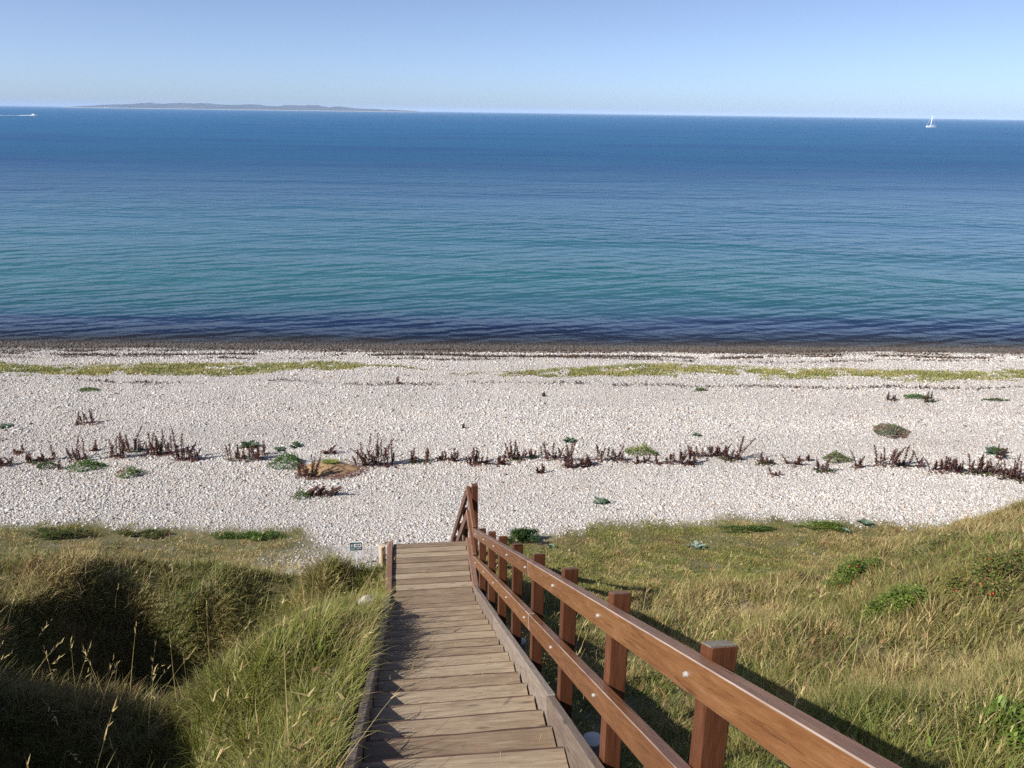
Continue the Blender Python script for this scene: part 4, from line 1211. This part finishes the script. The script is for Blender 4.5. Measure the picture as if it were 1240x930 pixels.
    g.link(g.math('ADD', .06, g.math('MULTIPLY', cl, .94)), mx.inputs[0]); g.link(tr.outputs[0], mx.inputs[1]); g.link(b.outputs[0], mx.inputs[2])
    g.link(mx.outputs[0], out.inputs['Surface'])
    return m
def sea():
    xs = [-30000, -3000, -300, -60, 60, 300, 3000, 30000]; ys = [38, 60, 120, 600, 5000, 40000]
    v = [(x, y, 0) for y in ys for x in xs]; nx = len(xs); f = []
    for j in range(len(ys) - 1):
        for i in range(nx - 1): f += [j * nx + i, j * nx + i + 1, (j + 1) * nx + i + 1, (j + 1) * nx + i]
    me = np_mesh('sea', np.array(v, float), f, np.full(len(f) // 4, 4))
    tag(link_mesh('sea', me, sea_mat()), kind='structure')
sea()

def at_sea(px, py):
    d = ray(px, py); k = H / -d[2]; return d[0] * k, d[1] * k

# ------------------------------------------------------------------ island
def island():
    m, nt, b, out = new_mat('island fields and woods'); g = NT(nt)
    geo = g.n('NewGeometry'); sep = g.n('SeparateXYZ'); g.link(geo.outputs['Position'], sep.inputs[0])
    n = g.noise(g.mapping(geo.outputs['Position'], (.004, .004, .02)), 1.0, 4, .6)
    c = g.ramp(n, [(.42, (.014, .020, .024)), (.60, (.028, .036, .036)), (.70, (.11, .11, .085))])  # woods tinted bluish, some of the distance haze put into the colour
    shore = g.ramp01(sep.outputs[2], 7.0, 3.0)
    c = g.mix(g.math('MULTIPLY', shore, .7), c, (.45, .42, .34)); g.link(c, b.inputs['Base Color']); b.inputs['Roughness'].default_value = .95
    Y0 = 8200.0
    xs = np.linspace(-4300, -950, 240) * 1.0; ys = np.linspace(0, 1500, 36)
    gx, gy = np.meshgrid(xs, ys)
    # skyline read from the photo: pixel column -> height in pixels above the water
    prof = np.interp(gx, [-4300, -4180, -4050, -3900, -3700, -3400, -3000, -2700, -2350, -2000, -1750, -1600, -1300, -1130, -1020, -950],
                         [.5, 4, 22, 40, 46, 50, 54, 55, 47, 45, 40, 34, 20, 26, 14, .3])
    prof = prof * (.45 + 1.05 * fbm(gx * .0065, gx * 0 + 2, 15, 4))
    z = prof * np.sin(np.clip(gy / 1500, 0, 1) * math.pi) ** .45 * (.85 + .3 * fbm(gx * .01, gy * .01, 12, 3)) - .5
    verts = np.stack([gx * 1.035, gy + Y0, z], -1).reshape(-1, 3); nx = len(xs)
    i = (np.arange(len(ys) - 1)[:, None] * nx + np.arange(nx - 1)[None]).ravel()
    me = np_mesh('island', verts, np.stack([i, i + 1, i + nx + 1, i + nx], 1).ravel(), np.full(len(i), 4), smooth=True)
    tag(link_mesh('island', me, m), kind='structure')
island()

# ------------------------------------------------------------------ boats
def loft(name, sections, mat, parent, closed_ends=True):
    """sections: list of rings of (x, y, z)"""
    bm = bmesh.new(); rings = [[bm.verts.new(p) for p in s] for s in sections]
    n = len(rings[0])
    for a, b in zip(rings[:-1], rings[1:]):
        for k in range(n): bm.faces.new((a[k], a[(k + 1) % n], b[(k + 1) % n], b[k]))
    bm.faces.new(rings[0][::-1]); bm.faces.new(rings[-1])
    bmesh.ops.recalc_face_normals(bm, faces=bm.faces)
    me = bpy.data.meshes.new(name); bm.to_mesh(me); bm.free()
    return link_mesh(name, me, mat, parent)

def hull_sections(L, B, fb, draft, bow=.5, n=9):
    out = []
    for k in range(n):
        u = k / (n - 1); x = -L / 2 + L * u
        w = B / 2 * max(.05, (1 - max(0, (u - .45) / .55) ** 2.2)) * (.8 + .2 * min(1, u / .25))
        sheer = fb * (1 + bow * max(0, u - .4) ** 1.6 * 1.4); kd = -draft * (1 - max(0, u - .6) * 1.8)
        out.append([(x, -w, sheer), (x - 0, -w * .82, 0), (x, -w * .2, kd), (x, w * .2, kd), (x, w * .82, 0), (x, w, sheer)])
    return out

def sailboat():
    x, y = at_sea(1127, 154.2)
    root = empty('sailing_boat', (x, y, 0), 'white sailing yacht under a slim sail near the horizon on the right', 'boat')
    root.rotation_euler = (0, 0, math.pi + .12)      # bow to the left
    sc = y / 1000 * .82
    L = 14.6 * sc; MH = 17.2 * sc
    loft('hull', hull_sections(L, 3.6, 1.7, .7), M['hull_white'], root)
    loft('cabin', [[(-L * .22, -1.0, 1.6), (-L * .22, 1.0, 1.6), (-L * .21, .8, 2.7), (-L * .21, -.8, 2.7)], [(L * .12, -.9, 1.7), (L * .12, .9, 1.7), (L * .06, .7, 2.6), (L * .06, -.7, 2.6)]], M['hull_white'], root)
    loft('window', [[(-L * .18, -.96, 1.9), (-L * .18, .96, 1.9), (-L * .18, .9, 2.35), (-L * .18, -.9, 2.35)], [(L * .05, -.93, 1.95), (L * .05, .93, 1.95), (L * .05, .86, 2.3), (L * .05, -.86, 2.3)]], M['glass_dark'], root)
    def pole(name, a, b, r0, r1, mat):
        G = Leafy(); G.tube([a, tuple((Vector(a) + Vector(b)) / 2), b], r0, r1, (.8, .8, .8), 8); return G.build(name, mat, root)
    mast = pole('mast', (L * .08, 0, 1.5), (-L * .01, 0, MH), .22, .12, M['hull_white'])
    pole('boom', (L * .06, 0, 3.2), (-L * .36, 0, 3.1), .22, .16, M['hull_white'])
    pole('forestay', (L * .46, 0, 2.3), (0, 0, MH * .93), .07, .05, M['hull_white'])
    pole('backstay', (-L * .48, 0, 1.7), (-L * .01, 0, MH), .05, .04, M['hull_white'])
    # main sail: slim, seen almost edge on
    S = []
    for k in range(9):
        u = k / 8; z = 4.2 + (MH - 5.2) * u; xm = L * .08 - L * .09 * (z - 1.5) / (MH - 1.5)
        c = L * .11 * (1 - u) ** .8 + .12; bel = .5 * math.sin(u * math.pi)
        S.append([(xm, .04, z), (xm - c * .5, .05 + bel, z), (xm - c, .04 + bel * .3, z), (xm - c, -.04 + bel * .3, z), (xm - c * .5, -.05 + bel, z), (xm, -.04, z)])
    loft('sail', S, M['sailcloth'], root)
sailboat()

def motorboat():
    x, y = at_sea(41, 140.2)
    root = empty('motor_boat', (x, y, 0), 'small white motor boat with a pale wake near the left edge', 'boat')
    loft('hull', hull_sections(9.5, 3.0, 1.2, .4, .9), M['hull_white'], root)
    loft('cabin', [[(-1.8, -1.0, 1.1), (-1.8, 1.0, 1.1), (-1.7, .9, 2.2), (-1.7, -.9, 2.2)], [(1.9, -.9, 1.2), (1.9, .9, 1.2), (.9, .8, 2.1), (.9, -.8, 2.1)]], M['hull_white'], root)
    loft('windscreen', [[(1.5, -.95, 1.55), (1.5, .95, 1.55), (1.2, .88, 1.95), (1.2, -.88, 1.95)], [(1.85, -.92, 1.5), (1.85, .92, 1.5), (1.4, .85, 1.95), (1.4, -.85, 1.95)]], M['glass_dark'], root)
    # foam trail
    m, nt, b, out = new_mat('wake foam'); g = NT(nt)
    geo = g.n('NewGeometry'); n = g.noise(g.mapping(geo.outputs['Position'], (.15, .6, 1)), 1.0, 5, .65)
    b.inputs['Base Color'].default_value = (.75, .78, .80, 1); b.inputs['Roughness'].default_value = .8
    tr = g.n('BsdfTransparent'); mx = g.n('MixShader'); g.link(g.math('MULTIPLY', g.ramp01(n, .3, .6), .75), mx.inputs[0]); g.link(tr.outputs[0], mx.inputs[1]); g.link(b.outputs[0], mx.inputs[2]); g.link(mx.outputs[0], out.inputs['Surface'])
    vs = []; k = 60
    for i in range(k + 1):
        xx = -3.5 - 120 * i / k; w = 1.6 + .05 * (i * 2); zz = .55 * math.exp(-i / 40) + .6 * math.exp(-i / 4) 
        vs += [(xx, -w, .03), (xx, 0, zz), (xx, w, .03)]
    f = []
    for i in range(k):
        for j in range(2): f += [i * 3 + j, i * 3 + j + 1, (i + 1) * 3 + j + 1, (i + 1) * 3 + j]
    me = np_mesh('wake', np.array(vs), f, np.full(len(f) // 4, 4))
    o = link_mesh('wake', me, m, None, (x, y, 0)); tag(o, kind='stuff')
motorboat()

def ferry():
    x, y = at_sea(128, 131.0)
    root = empty('distant_ship', (x, y, 0), 'tiny white vessel far out in front of the island', 'boat')
    L = 17; 
    loft('hull', hull_sections(L, 5, 2.6, .5, .5), M['hull_white'], root)
    loft('cabin', [[(-6, -2, 2.5), (-6, 2, 2.5), (-6, 1.8, 5.5), (-6, -1.8, 5.5)], [(4, -2, 2.6), (4, 2, 2.6), (3, 1.8, 5.4), (3, -1.8, 5.4)]], M['hull_white'], root)
ferry()

# ------------------------------------------------------------------ air
def haze():
    m = bpy.data.materials.new('haze'); m.use_nodes = True; nt = m.node_tree; nt.nodes.clear()
    out = nt.nodes.new('ShaderNodeOutputMaterial'); v = nt.nodes.new('ShaderNodeVolumePrincipled')
    v.inputs['Color'].default_value = (.64, .79, 1.0, 1); v.inputs['Density'].default_value = HAZE; v.inputs['Anisotropy'].default_value = -.15
    nt.links.new(v.outputs[0], out.inputs['Volume'])
    bm = bmesh.new(); bmesh.ops.create_cube(bm, size=1)
    for q in bm.verts:
        q.co = Vector((q.co.x * 62000, -100 if q.co.y < 0 else 41000, -9.5 if q.co.z < 0 else 66))
    me = bpy.data.meshes.new('haze'); bm.to_mesh(me); bm.free()
    tag(link_mesh('haze', me, m), kind='stuff')
HAZE = 7e-5
haze()

# ------------------------------------------------------------------ light
SUN_EL, SUN_DIR = math.radians(37), Vector((.88, .475, 0)).normalized()      # direction the light travels on the ground
to_sun = Vector((-SUN_DIR.x * math.cos(SUN_EL), -SUN_DIR.y * math.cos(SUN_EL), math.sin(SUN_EL)))
w = bpy.data.worlds.new('World'); SC.world = w; w.use_nodes = True
nt = w.node_tree; nt.nodes.clear()
wo = nt.nodes.new('ShaderNodeOutputWorld'); bg = nt.nodes.new('ShaderNodeBackground'); sk = nt.nodes.new('ShaderNodeTexSky')
sk.sky_type = 'NISHITA'; sk.sun_disc = False; sk.sun_elevation = SUN_EL
sk.sun_rotation = math.atan2(to_sun.x, to_sun.y)
sk.altitude = 0; sk.air_density = .45; sk.dust_density = .65; sk.ozone_density = 4.5
bg.inputs['Strength'].default_value = .108
hs = nt.nodes.new('ShaderNodeHueSaturation'); hs.inputs['Saturation'].default_value = .86; hs.inputs['Value'].default_value = 1.0
nt.links.new(sk.outputs[0], hs.inputs['Color']); nt.links.new(hs.outputs[0], bg.inputs[0]); nt.links.new(bg.outputs[0], wo.inputs[0])
sl = bpy.data.lights.new('sun', 'SUN'); sl.energy = 4.6; sl.angle = math.radians(.53); sl.color = (1.0, .95, .87)
so = bpy.data.objects.new('sun', sl); COL.objects.link(so); so.rotation_euler = (-to_sun).to_track_quat('-Z', 'Y').to_euler(); so.location = (-20, -10, 40)

cam = bpy.data.cameras.new('camera'); co = bpy.data.objects.new('camera', cam); COL.objects.link(co)
cam.sensor_width = 36; cam.lens = FPX / 1240 * 36; cam.clip_start = .05; cam.clip_end = 120000
fwd = Vector((0, math.cos(PITCH), -math.sin(PITCH))); upv = Vector((0, math.sin(PITCH), math.cos(PITCH))); rt = Vector((1, 0, 0))
c, s = math.cos(ROLL), math.sin(ROLL)
r2 = rt * c + upv * s; u2 = upv * c - rt * s
mw = Matrix((r2, u2, -fwd)).transposed().to_4x4(); mw.translation = (0, 0, H)
co.matrix_world = mw
SC.camera = co
SC.view_settings.view_transform = 'Standard'; SC.view_settings.look = 'None'; SC.view_settings.gamma = 1; SC.view_settings.exposure = 0.6
SC.cycles.use_denoising = False; SC.cycles.volume_bounces = 2; SC.cycles.max_bounces = 8; SC.cycles.transparent_max_bounces = 8
SC.render.engine = 'CYCLES'
